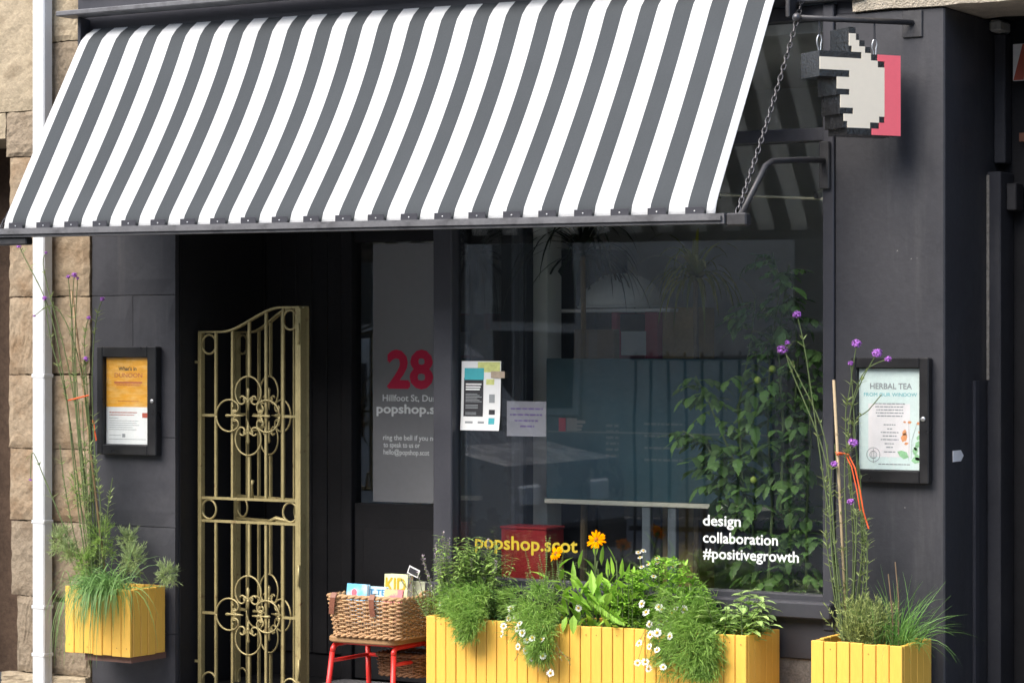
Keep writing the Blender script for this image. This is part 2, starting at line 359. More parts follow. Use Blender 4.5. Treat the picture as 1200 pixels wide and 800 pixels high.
# left pier: painted ashlar blocks on a core
core = MB().box(XL0+.004, XL1-.004, .02, DY+.02, 0, 3.34).build('pier', M['wall'], shop)
zj = [0, .30, pz(616,155,0), pz(480,155,0), pz(346,155,0), 2.40, 2.85, 3.34]
zj = [0, .34, pz(616,155,0), 1.28, pz(346,155,0), 2.42, 2.88, 3.34]
xm = px(155, 0)
rows = [[XL0, XL1], [XL0, xm-.05, XL1], [XL0, XL1], [XL0, xm, XL1], [XL0, XL1], [XL0, xm-.03, XL1], [XL0, XL1]]
for k, xs in enumerate(rows):
    for a, b in zip(xs[:-1], xs[1:]):
        m = MB(); stone_mesh(m, a+.0015, b-.0015, zj[k]+.0015, zj[k+1]-.0015, 0, .03, .0012, rnd, 6, 6, .004); m.build('stone_block', M['wall'], core)
xdr = px(508, DY) + .14
# black reveal of the doorway, back wall, ceiling, floor, step
MB().box(XL1-.003, XL1+.006, .033, DY, .085, 3.1).build('door_reveal', M['black'], shop)
MB().box(xdr+.06, XD1+.02, DY+.02, DY+.10, .081, 3.1).build('door_side_panel', M['black'], shop)
MB().box(XL1-.2, xdr+.0595, DY+.05, DY+.12, 2.42, 3.1).build('door_head', M['black'], shop)
xdl = px(413, DY)
MB().box(XL1-.2, xdl-.06, DY+.02, DY+.12, .081, 2.42).build('door_side_panel', M['black'], shop)
for k in range(5):
    x = XL1 + .02 + k*(xdl-.08-XL1)/5
    MB().box(x, x + (xdl-.08-XL1)/5-.004, DY+.005, DY+.022, .2, 2.4, .003).build('plank', M['black'], shop)
MB().box(XL1-.2, XD1, .03, DY+.2, 2.72, 2.80).build('doorway_ceiling', M['black'], shop)
MB().box(XL1, XD1+.1, .0, DY+.3, 0, .08, .005).build('doorway_floor', M['black'], shop)
# the shop door with its film-covered light
zt, zb = pz(284, 470, DY), pz(590, 470, DY)
door = MB()
door.box(xdl-.06, xdl, DY-.01, DY+.08, .081, 2.42, .004); door.box(xdr, xdr+.06, DY-.01, DY+.08, .081, 2.42, .004); door.box(xdl, xdr, DY-.01, DY+.08, 2.36, 2.42, .004)
door.box(xdl, xdr, DY+.012, DY+.06, zt+.005, 2.358, .004); door.box(xdl+.002, xdr-.002, DY+.012, DY+.06, .09, zb-.005, .004)
door = door.build('door', M['black'], shop)
MB().box(xdl+.06, xdr-.06, DY+.002, DY+.0115, .28, zb-.12, .008).build('kick_panel', M['black'], door)
MB().box(xdl, xdr, DY+.034, DY+.04, zb-.005, zt+.005).build('pane', M['pane'], door)
xf0 = px(437, DY+.03)
MB().box(xf0, xdr-.01, DY+.0312, DY+.0325, zb+.005, zt-.005).build('frosted_film', M['frost'], door)
FY = DY + .030
def dtext(b, u0, u1, v, cap, m, bold=.0): return text(b, m, door, px(u0,FY), px(u1,FY), pz(v,u0,FY), cap*12.6/FPX, FY, bold=bold)
dtext('28', 455, 506, 453, 42, M['redv'], .03)
dtext('Hillfoot St, Dunoon', 448.5, 528, 469.5, 7.5, M['whitev'], .008)
dtext('popshop.scot', 441.5, 533, 483.5, 10.5, M['whitev'], .022)
dtext('ring the bell if you need', 449, 518, 515, 6, M['whitev'], .006)
dtext('to speak to us or', 449.5, 492, 523.5, 6, M['whitev'], .006)
dtext('hello@popshop.scot', 449.5, 503, 532, 6, M['whitev'], .006)
MB().box(px(383,.5), -6.6, .30, .64, .0805, .094, .005).build('door_mat', mat('grey_door_mat', (.16,.16,.165), .95, .3, 40, 120, .6), shop)
# corner post and window frame
GY = .055
zs = pz(693, 900, GY)                       # bottom of glass
win = MB()
win.box(XD1, XP1, -.005, .075, zs-.14, 3.12, .005)                 # corner post
win.box(XW0, XW1, -.01, .09, zs-.14, 3.12, .004)                   # right jamb
ztr = pz(166, 905, 0)
win.box(XP1, XW0, .01, .085, ztr-.005, ztr+.05, .004)              # transom
win.box(XP1, XW0, .01, .085, 3.06, 3.12, .004)                     # head
win.box(XP1, XW0, .012, .09, zs-.06, zs, .004)                     # bottom rail
win.box(px(845,.05), px(845,.05)+.045, .012, .083, ztr+.05, 3.06, .003)
win.box(XP1-.003-.02, XP1-.003, .62, .70, zs-.14, 3.12, .003)
win.box(XP1-.08, XP1, DY-.06, DY+.01, .15, 3.1, .003)               # rear post of the side light
win.box(XD1+.01, XD1+.06, .076, DY-.061, zs-.1, zs, .003); win.box(XD1+.01, XD1+.06, .076, DY-.061, ztr, ztr+.05, .003)
win = win.build('window', M['frame'], shop)
MB().box(XP1, XW0, GY-.003, GY+.003, zs, ztr-.005).build('pane', M['pane'], win)
MB().box(XP1, px(845,.05), GY-.003, GY+.003, ztr+.05, 3.06).build('pane', M['pane'], win)
MB().box(px(845,.05)+.045, XW0, GY-.003, GY+.003, ztr+.05, 3.06).build('pane', M['pane'], win)
MB().box(XD1+.03, XD1+.036, .076, DY-.061, zs, ztr).build('pane', M['pane'], win)
MB().box(XD1-.01, XW1+.005, -.055, .06, pz(725,950,-.05), pz(706,950,-.05), .006).build('sill', M['frame'], win)
MB().box(XD1, XW1, -.012, .05, pz(706,950,-.05)+.001, zs-.059, .006).build('apron_rail', M['frame'], win)
LY = GY - .0038
def wtext(b, u0, u1, v, cap, m, bold): return text(b, m, win, px(u0,LY), px(u1,LY), pz(v,u0,LY), cap*10.9/FPX, LY, bold=bold)
wtext('design', 824, 868, 615.0, 12.5, M['whitev'], .010)
wtext('collaboration', 824, 911.5, 635.0, 12.5, M['whitev'], .010)
wtext('#positivegrowth', 824, 936, 653.5, 12.5, M['whitev'], .010)
wtext('popshop.scot', 557, 676.5, 641.5, 16.5, M['yelv'], .014)
# stall riser and plinth
MB().box(XD1, XW1, .0, .1, pz(771,930,0), pz(725,950,-.05)-.002, .004).build('stall_riser', M['frame'], shop)
MB().box(XD1, XW1, .012, .1, 0, pz(771,930,0)-.002).build('plinth', M['granite'], shop)
MB().box(XD1+.002, XD1+.06, .101, DY+.3, 0, zs-.1).build('side_riser', M['black'], shop)
# right pier with its return, lintel stone and pier wear
pr = MB().box(XW1+.001, XR1, 0, .62, 0, pz(12,1050,0)+.0, .006).build('pier', M['wallr'], shop)
MB().box(XR1+.0002, XR1+.014, .30, .345, .0, pz(446,1150,.35), .002).build('corner_bead', M['frame'], pr)
zlint = pz(11, 1050, 0)
lint = MB(); stone_mesh(lint, px(998,-.03), -1.2, zlint+.002, zlint+.42, -.035, .5, .009, rnd, 40, 8, .02); lint.build('lintel_stone', M['harl'], shop)
# fascia, hood line and upper wall
MB().box(px(92,-.04), XW1+.15, -.05, .1, 3.125, 4.1, .006).build('fascia_board', M['frame'], shop)
MB().box(px(92,-.04)+.02, XW1+.13, -.075, -.051, 3.42, 4.05, .006).build('fascia_panel', M['frame'], shop)
MB().box(XL0, 6, .0, .3, 4.11, 8).build('upper_wall', M['harl'], shop)
MB().box(XR1+.6, 6, -.02, .3, 0, 3.5).build('side_wall', M['black'], shop)
# right-hand recess: black door with frame
RY = .58
MB().box(XR1-.05, XR1+2.5, RY+.041, RY+.12, 0, 3.4).build('recess_door', M['black'], shop)
zc = pz(195, 1172, .45)
xa = XR1 + .002
tr = MB(); tr.box(xa, xa+.05, RY-.04, RY+.035, zc+.02, zlint-.06, .004); tr.box(xa, xa+.06, RY-.12, RY+.035, 0, zc-.02, .004)
tr = tr.build('recess_frame', M['wall'], shop)
MB().box(xa+.062, xa+.105, RY-.06, RY+.03, pz(246,1187,.5), pz(214,1187,.5), .004).build('hinge_plate', M['iron'], shop)
MB().box(xa+.0, xa+.012, RY-.124, RY-.1205, pz(445,1163,.45), pz(205,1163,.45)).build('bare_edge', mat('bare_chipped_edge', (.25,.23,.2), .8, .5, 30, 90, .2), tr)
MB().box(xa, xa+.05, RY-.1, RY+.03, zlint-.055, zlint-.005, .01).build('mortar_patch', mat('mortar', (.4,.4,.37), .9, .3), shop)
db = MB().box(xa+.13, xa+.6, RY+.0, RY+.036, .2, pz(170,1195,RY)); db.build('door_board', M['iron'], shop)
for z0 in (.25, .75, 1.25, 1.75):
    MB().box(xa+.16, xa+.57, RY-.012, RY-.0005, z0, z0+.42, .008).build('door_panel', M['black'], shop)
MB().box(xa+.10, xa+.6, RY-.01, RY+.03, pz(166,1195,RY), pz(156,1195,RY)).build('rail', mat('rusty_brown_rail', (.16,.07,.045), .7, .3), shop)
MB().box(px(998,-.03)+.03, XR1+2.5, .47, RY+.14, zlint+.004, 4.1).build('wall_backing', M['black'], shop)
MB().box(XW1+.002, px(998,-.03)+.001, .02, .46, zlint-.0, 4.1).build('wall_backing', M['frame'], shop)
# hazard strip at the edge of the frame
hz = MB().box(px(1188,RY-.02), px(1188,RY-.02)+.40, RY-.03, RY-.022, pz(95,1194,RY-.02), pz(52,1194,RY-.02), .001).build('warning_strip', M['paper'], None)
tag(hz, 'cream warning strip with red diagonal bars by the black door, cut by the right edge', 'sign')
z0, z1 = pz(95,1194,RY-.02)+.002, pz(52,1194,RY-.02)-.002
for k in range(4):
    x = px(1188,RY-.02)+.002+k*.1; m = MB(); m.prism([(0,0),(.045,0),(.085,z1-z0),(.04,z1-z0)], (x,RY-.0306,z0), (1,0,0), (0,0,1), (0,1,0), .0004); m.build('red_bar', M['redp'], hz)
# white arrow tag on the pier return
ay = .16
at_ = MB(); at_.prism([(0,0),(.085,0),(.115,.022),(.085,.045),(0,.045)], (XR1+.0004, .085, pz(541,1122,.1)), (0,1,0), (0,0,1), (1,0,0), .002)
at_ = at_.build('arrow_tag', mat('white_card_tag', (.9,.9,.9), .5, .02), None); tag(at_, 'small white arrow-shaped tag on the side of the right dark pier', 'tag')
# ---- interior shell ------------------------------------------------
IX0, IX1, IY1, IZ = -9.6, -4.0, 2.15, 3.02
struct(MB().box(IX0, IX1, DY+.13, IY1, .1, .3).box(XD1+.062, IX1, .12, DY+.1295, .1, .3).build('interior_floor', M['intfloor']))
MB().box(XP1-.02, XW1-.03, .10, .62, zs-.30, zs-.17, .004).build('window_ledge', M['iron'], shop)
struct(MB().box(IX0, IX1, .11, IY1, IZ, IZ+.1).build('interior_ceiling', M['plaster']))
struct(MB().box(IX0, IX1, IY1, IY1+.1, .3, IZ).build('interior_back_wall', M['plaster']))
struct(MB().box(IX0-.1, IX0, .2, IY1, .3, IZ).build('interior_side_wall', M['plaster']))
struct(MB().box(IX1-.05, IX1+.05, .63, IY1, .3, IZ).build('interior_right_wall', M['plaster']))
struct(MB().box(IX0, XL1-.2, DY+.13, DY+.2, .3, IZ).build('interior_front_wall', M['plaster']))
# ---- neighbouring sandstone building --------------------------------
nb = thing('stone_building', 'old sandstone building with worn quoins and dark passage at left edge', 'building', (-9.4, .1, 0))
XQ0 = px(12, 0); XQ1 = XL0 - .002
MB().box(XQ0+.03, XQ1, .03, .5, 0, 8).build('wall_core', M['sandg'], nb)
vv = [790, 700, 611, 526, 439, 347.5, 262, 182, 128]
zq = [pz(v, 70, 0) for v in vv]
xp = px(50, 0)
qs = [(XQ0-.03, XQ1, 0, zq[0], 'sandp'), (XQ0+.05, xp, zq[0], zq[1], 'sandg'), (xp+.06, XQ1, zq[0], zq[1]-.02, 'sandg'), (XQ0+.012, XQ1, zq[1], zq[2], 'sandg'), (XQ0+.004, XQ1, zq[2], zq[3], 'sand'),
      (XQ0, XQ1, zq[3], zq[4], 'sand'), (XQ0, xp+.01, zq[4], zq[5], 'sand'), (xp+.01, XQ1, zq[4]+.004, zq[5], 'sand'), (XQ0, XQ1, zq[5], zq[6], 'sand'), (XQ0+.0, XQ1, zq[6], zq[7], 'sand'),
      (XQ0-.02, XQ1, zq[7], zq[8], 'sandg'), (XQ0-1.2, xp+.02, zq[8], zq[8]+.62, 'sandp'), (xp+.02, XQ1, zq[8], zq[8]+.33, 'sandg'), (xp+.02, XQ1, zq[8]+.33, zq[8]+.62, 'sandp'), (XQ0-1.2, XQ1, zq[8]+.62, zq[8]+1.3, 'sandp')]
for i, (a, b, c, d, mm) in enumerate(qs):
    m = MB(); stone_mesh(m, a+.003, b-.003, c+.003, d-.003, -.012 - (.03 if i == 0 else 0) - rnd.uniform(0,.008), .06, .006, rnd, 16, 11, .008); m.build('stone_block', M[mm], nb)
zl0 = pz(163, 5, 0)
m = MB(); stone_mesh(m, XQ0-1.2, XQ0-.025, zl0, zq[8]-.004, -.02, .5, .006, rnd, 12, 4, .014); m.build('lintel_stone', M['sandp'], nb)
MB().box(XQ0-1.2, XQ0+.04, .55, .65, 0, 3.2).build('passage_wall', M['brownwall'], nb)
MB().box(XQ0-1.25, XQ0-.9, .0, .65, 0, 8).build('far_jamb', M['sandg'], nb)
# ---- downpipe -------------------------------------------------------
dp = thing('downpipe', 'square white plastic downpipe running down the sandstone wall', 'pipe', (px(50,-.06), -.05, 0))
dx0, dx1 = px(37.5, -.10), px(51.5, -.10)
MB().box(dx0, dx1, -.10, -.035, .05, 6, .006).build('pipe', M['upv'], dp)
for v in (441, 612, 712, 768):
    zz = pz(v, 48, -.1)
    MB().box(dx0-.003, dx1+.003, -.103, -.032, zz-.006, zz+.012, .003).build('pipe_clip', M['upv'], dp)
# ---- street side behind the viewer (shows in the glass) --------------
ob = thing('terrace_building', 'grey stone terrace across the street seen only as a reflection', 'building', (-9, -13.6, 0))
MB().box(-26, 8, -14.4, -13.5, 0, 7.5).build('wall', M['opp'], ob)
for k in range(9):
    x = -25 + k*3.5
    for z in (1.0, 4.2):
        f = MB().box(x, x+1.15, -13.5, -13.44, z, z+1.9, .01).build('window', M['opp'], ob)
        for i in range(2):
            MB().box(x+.08, x+1.07, -13.439, -13.43, z+.08+i*.92, z+.90+i*.92).build('pane', M['oppglass'], f)
rl = thing('railing', 'black iron railing across the street seen only as a reflection', 'railing', (-9.3, -9.3, 0))
MB().box(-10.5, -8.0, -9.33, -9.28, 1.62, 1.66).build('top_rail', M['iron'], rl); MB().box(-10.5, -8.0, -9.33, -9.28, .2, .24).build('bottom_rail', M['iron'], rl)
bm_ = box_mesh('rail_bar', .022, .022, 1.7, .004, M['iron'])
for k in range(16): inst(bm_, 'rail_bar', rl, (-10.45+k*.158, -9.305, .0))

# parked van on the far side of the road (only its reflection shows)
van = thing('parked_van', 'silver van parked across the street seen only as a reflection', 'van', (-12.3, -7.7, -.13))
prof = [(0,.35),(0,.75),(.06,.95),(.75,1.08),(1.35,1.78),(1.6,1.92),(4.2,1.95),(4.32,1.85),(4.36,.9),(4.36,.35)]
vx = lambda a: -10.15 - a
MB().prism([(-a, z-.13) for a, z in prof], (-10.15, -8.55, 0), (1,0,0), (0,0,1), (0,1,0), 1.7).build('body', M['silver'], van)
for nm, q in (('side_window', [(1.0,1.10),(1.42,1.62),(1.62,1.70),(2.2,1.71),(2.2,1.10)]), ('side_window', [(2.3,1.10),(2.3,1.71),(3.2,1.72),(3.2,1.10)])):
    MB().prism([(-a, z-.13) for a, z in q], (-10.15, -6.848, 0), (1,0,0), (0,0,1), (0,1,0), .006).build(nm, M['oppglass'], van)
ws = MB(); ws.add([(vx(.80), -8.45, .99), (vx(.80), -6.95, .99), (vx(1.36), -6.98, 1.64), (vx(1.36), -8.42, 1.64)], [(0,1,2,3)]); ws.build('windscreen', M['oppglass'], van)
for a in (.85, 3.5):
    for y in (-8.53, -6.87):
        wh = MB().lathe((vx(a), y-.02, .20), [(.31,-.08),(.33,-.06),(.33,.09),(.31,.11)], 22, 'y').build('wheel', M['iron'], van, smooth=True)
        MB().lathe((vx(a), y-.02, .20), [(.19,-.10),(.19,.125)], 16, 'y').build('rim', M['steel'], wh)
for y in (-8.3, -7.2): MB().box(vx(-.012), vx(.05), y, y+.28, .50, .66, .02).build('headlight', M['paper'], van)
MB().box(vx(-.04), vx(.12), -8.56, -6.84, .14, .36, .03).build('bumper', M['iron'], van)

# ================================================================== AWNING
AXL, AXR = -8.292, -4.595
AW_P = .168; aw = thing('awning', 'black and white striped sloping awning over the shop window', 'awning', (-6.44, -.35, 2.2))
AW_O = -((AXL + .045) - aw.location.x) / AW_P
M['awn'] = awningmat()
NX, NY = 176, 26
def awpt(a, t):
    x = AXL + (AXR-AXL)*a
    yt, zt_ = -.105, 3.27 - .05*a; yb, zb_ = -.705, 2.272 - .03*a
    y = yt + (yb-yt)*t; z = zt_ + (zb_-zt_)*t
    S = .062*math.sin(math.pi*min(1, a*1.9+.0)/1.0*.5)**1.0 * (1-a)**.7 + .012*math.sin(math.pi*a)
    s = S*math.sin(math.pi*t**.85)
    y += s*.84; z -= s*.54
    if t < .1: y += .05*(1-t/.1)**2; z -= .012*(1-t/.1)**2           # over the roller
    if t > .94: k = (t-.94)/.06; y += .012*k*k; z -= .01*k*k
    z += .003*math.sin(a*61)*math.sin(math.pi*t) + .004*math.sin(a*23+t*3)*math.sin(math.pi*t) 
    return Vector((x, y, z))
fab = MB(); vs = []; fs = []
for j in range(NY+1):
    for i in range(NX+1): vs.append(awpt(i/NX, j/NY))
n0 = len(vs)
for j in range(NY+1):
    for i in range(NX+1): p = awpt(i/NX, j/NY); vs.append(p + Vector((0, .0013, -.0008)))
W = NX+1
for j in range(NY):
    for i in range(NX):
        k = j*W+i; fs.append((k, k+W, k+W+1, k+1)); fs.append((n0+k, n0+k+1, n0+k+W+1, n0+k+W))
for j in range(NY):
    k = j*W; fs.append((k, n0+k, n0+k+W, k+W)); k += NX; fs.append((k, k+W, n0+k+W, n0+k))
for i in range(NX):
    k = NY*W+i; fs.append((k, n0+k, n0+k+1, k+1))
fab.add(vs, fs); fab.build('cloth', M['awn'], aw, smooth=True)
def slx(x): return -.03*(x-AXL)/(AXR-AXL)
fb = MB()
for (y0, y1, za, zb2, e0, e1) in ((-.735, -.675, 2.222, 2.262, -.10, .06), (-.748, -.736, 2.235, 2.252, -.10, .05)):
    x0, x1 = AXL+e0, AXR+e1
    c = [(x0, slx(x0)), (x1, slx(x1))]
    vs = [(x, y, z+s) for x, s in c for y, z in ((y0,za),(y1,za),(y1,zb2),(y0,zb2))]
    fb.add(vs, [(0,1,2,3),(7,6,5,4),(0,4,5,1),(1,5,6,2),(2,6,7,3),(3,7,4,0)])
M['bar'] = mat('weathered_grey_bar', (.12,.122,.13), .5, .2, 8, 60, .2, .002, .4, c2=(.06,.06,.065), c2thr=(.5,.7), c2scale=9)
fb = fb.build('front_bar', M['bar'], aw)
MB().box(AXR+.061, AXR+.15, -.725, -.68, 2.182, 2.232, .006).build('end_bracket', M['iron'], fb)
MB().box(AXL-.06, AXL+.16, -.72, -.67, 2.185, 2.2215, .006).build('end_bracket', M['iron'], fb)
tb = MB(); tb.box(-.0415, .0415, -.0015, .0015, 0, .028, .0006); tb.cur = 1; tb.lathe((0, -.0015, .012), [(.004, 0), (.003, -.0018), (.0, -.0025)], 8, 'y')
tm = bpy.data.meshes.new('fixing_tab'); tm.from_pydata(tb.v, [], tb.f); tm.materials.append(M['frame']); tm.materials.append(M['steel']); tm.polygons.foreach_set('material_index', tb.mi)
for k in range(22):
    x = AXL + .045 + .042 + k*AW_P
    inst(tm, 'fixing_tab', fb, (x, -.7085, 2.262+slx(x)))
MB().tube([(AXL-.03, -.055, 3.20), (AXR+.03, -.055, 3.155)], .042, 14).build('roller', M['iron'], aw, smooth=True)
MB().box(AXL-.115, AXR+.16, -.205, -.076, 3.312, 3.336, .004).build('hood', M['bar'], aw)
MB().box(AXL-.05, AXL-.03, -.12, -.03, 3.10, 3.311, .004).build('end_plate', M['frame'], aw)
MB().box(AXR+.03, AXR+.05, -.12, -.0505, 3.06, 3.311, .004).build('end_plate', M['iron'], aw)
def chain(m, p0, p1, sag=.03, step=.027, ln=.020, r=.0030):
    p0, p1 = Vector(p0), Vector(p1); L_ = (p1-p0).length; n = int(L_/step)
    for i in range(n):
        t = (i+.5)/n; c = p0.lerp(p1, t) - Vector((0,0,1))*sag*4*t*(1-t)
        d = (p1-p0).normalized(); a = d.orthogonal().normalized(); b = d.cross(a)
        s_ = (a*math.cos(.6) + b*math.sin(.6)) if i % 2 else (a*-math.sin(.6) + b*math.cos(.6))
        m.tube([c + d*math.cos(q)*ln + s_*math.sin(q)*.0085*(1 if abs(math.cos(q))<.8 else .9) for q in [2*math.pi*k/10 for k in range(10)]], r, 5, closed=True)
    return m
chain(MB(), (AXR+.07, -.02, 3.17), (AXR+.10, -.70, 2.235)).build('chain', M['chain'], aw)
chain(MB(), (AXL-.045, -.06, 3.12), (AXL-.02, -.69, 2.27)).build('chain', M['chain'], aw)
# elbow arm
xb = px(966, -.02)
arm = MB().tube([(xb, -.02, pz(188,968,-.02)), (xb-.01, -.2, pz(188,968,-.02)-.008), (xb-.02, -.47, pz(188,968,-.02)-.03), (xb-.03, -.51, pz(188,968,-.02)-.05), (AXR+.11, -.71, 2.205)], .0125, 8).build('folding_arm', M['iron'], aw, smooth=True)
MB().box(xb-.02, xb+.025, -.03, -.0105, pz(222,968,0), pz(166,968,0), .004).build('wall_plate', M['iron'], aw)

# ================================================================== HANGING SIGN
GA = R(56); BD = Vector((-math.cos(GA), -math.sin(GA), 0)); BN = Vector((math.sin(GA), -math.cos(GA), 0))
BD = Vector((-math.cos(GA), -math.sin(GA), 0))
bx0 = Vector((px(1072,0), 0, pz(27,1070,0)))
TK = .14
def along(u, off=0.0):        # distance from the wall plate along the bracket bar (or a face parallel to it) that shows at column u
    k = math.tan(math.atan((u-600)/FPX) - TH); b = bx0 + BN*off
    return (k*(CAMD + b.y) - b.x) / (BD.x - k*BD.y)
def zalong(u, v):
    p = bx0 + BD*along(u); d = -p.x*math.sin(TH) + (CAMD+p.y)*math.cos(TH); return EYE - (v-VH)*d/FPX
br = thing('sign_bracket', 'black iron wall bracket arm holding the hanging hand sign', 'bracket', bx0)
Lb = along(937); ze = zalong(937, 21)
e = bx0 + BD*Lb; e.z = ze
MB().tube([bx0 + BD*.012, e], .0115, 10).build('arm', M['iron'], br, smooth=True)
MB().ball(e + BD*.012, .019, 12, 8).build('end_ball', M['chain'], br, smooth=True)
MB().box(bx0.x-.05, bx0.x+.035, -.009, -.0005, bx0.z-.06, bx0.z+.05, .003).build('wall_plate', M['iron'], br)
zr = lambda s: bx0.z + (ze - bx0.z)*s/Lb
s0, s1 = along(920+190/4.706, TK/2), along(920+635/4.706, TK/2)
za, zb3 = zalong(1000, 165/4.706), zalong(1000, 750/4.706)
def sc(x, y): return (s0 + (x-190)*(s1-s0)/445, za + (y-165)*(zb3-za)/585)
sg = thing('hanging_sign', 'pixel-art pointing hand sign in cream, black and coral pink', 'sign', bx0 + BD*((s0+s1)/2) + Vector((0,0,zb3-bx0.z)))
O = Vector((bx0.x, bx0.y, 0)); EZ = Vector((0,0,1))
O = O + BN*(TK/2)
body = [(190,300),(350,300),(350,165),(387,165),(387,200),(405,200),(405,235),(437,235),(437,270),(470,270),(470,308),(505,308),(635,308),(635,750),(340,750),(340,715),(320,715),(320,640),(302,640),(302,537),(283,537),(283,440),(190,440)]
MB().prism([sc(*p) for p in body], O, BD, EZ, -BN, TK).build('body', M['tape'], sg)
white = [(350,200),(387,200),(387,235),(405,235),(405,268),(437,268),(437,303),(470,303),(470,342),(508,342),(508,378),(545,378),(545,648),(515,648),(515,682),(465,682),(465,715),(340,715),(340,680),(320,680),(320,640),(372,640),(372,607),(302,607),(302,537),(352,537),(352,505),(283,505),(283,440),(352,440),(352,403),(190,403),(190,335),(418,335),(418,300),(365,300),(365,268),(350,268)]
MB().prism([sc(*p) for p in white], O + BN*.003, BD, EZ, -BN, .0028).build('hand_face', M['signw'], sg)
pink = [(506,308),(635,308),(635,750),(475,750),(475,716),(516,716),(516,683),(546,683),(546,344),(509,344)][:]
pink = [(508,308),(635,308),(635,750),(475,750),(475,715),(516,715),(516,682),(546,682),(546,344),(508,344)]
MB().prism([sc(*p) for p in pink], O + BN*.003, BD, EZ, -BN, .0028).build('cuff_face', M['pink'], sg)
OC = Vector((bx0.x, bx0.y, 0))
for cx in (240, 545):
    s, zt2 = sc(cx, 300 if cx < 300 else 308); c = OC + BD*s
    pts = [c + EZ*(zt2 + .034 + math.cos(q)*.036) + BD*(math.sin(q)*(.012 if math.cos(q) > 0 else .007)) for q in [2*math.pi*k/16 for k in range(16)]]
    k_ = MB().tube(pts, .0028, 6, closed=True).build('carabiner', M['steel'], sg, smooth=True)
    MB().tube([c + EZ*(zt2+.068), c + EZ*(zr(s)-.005)], .004, 6).build('hanger', M['iron'], sg)
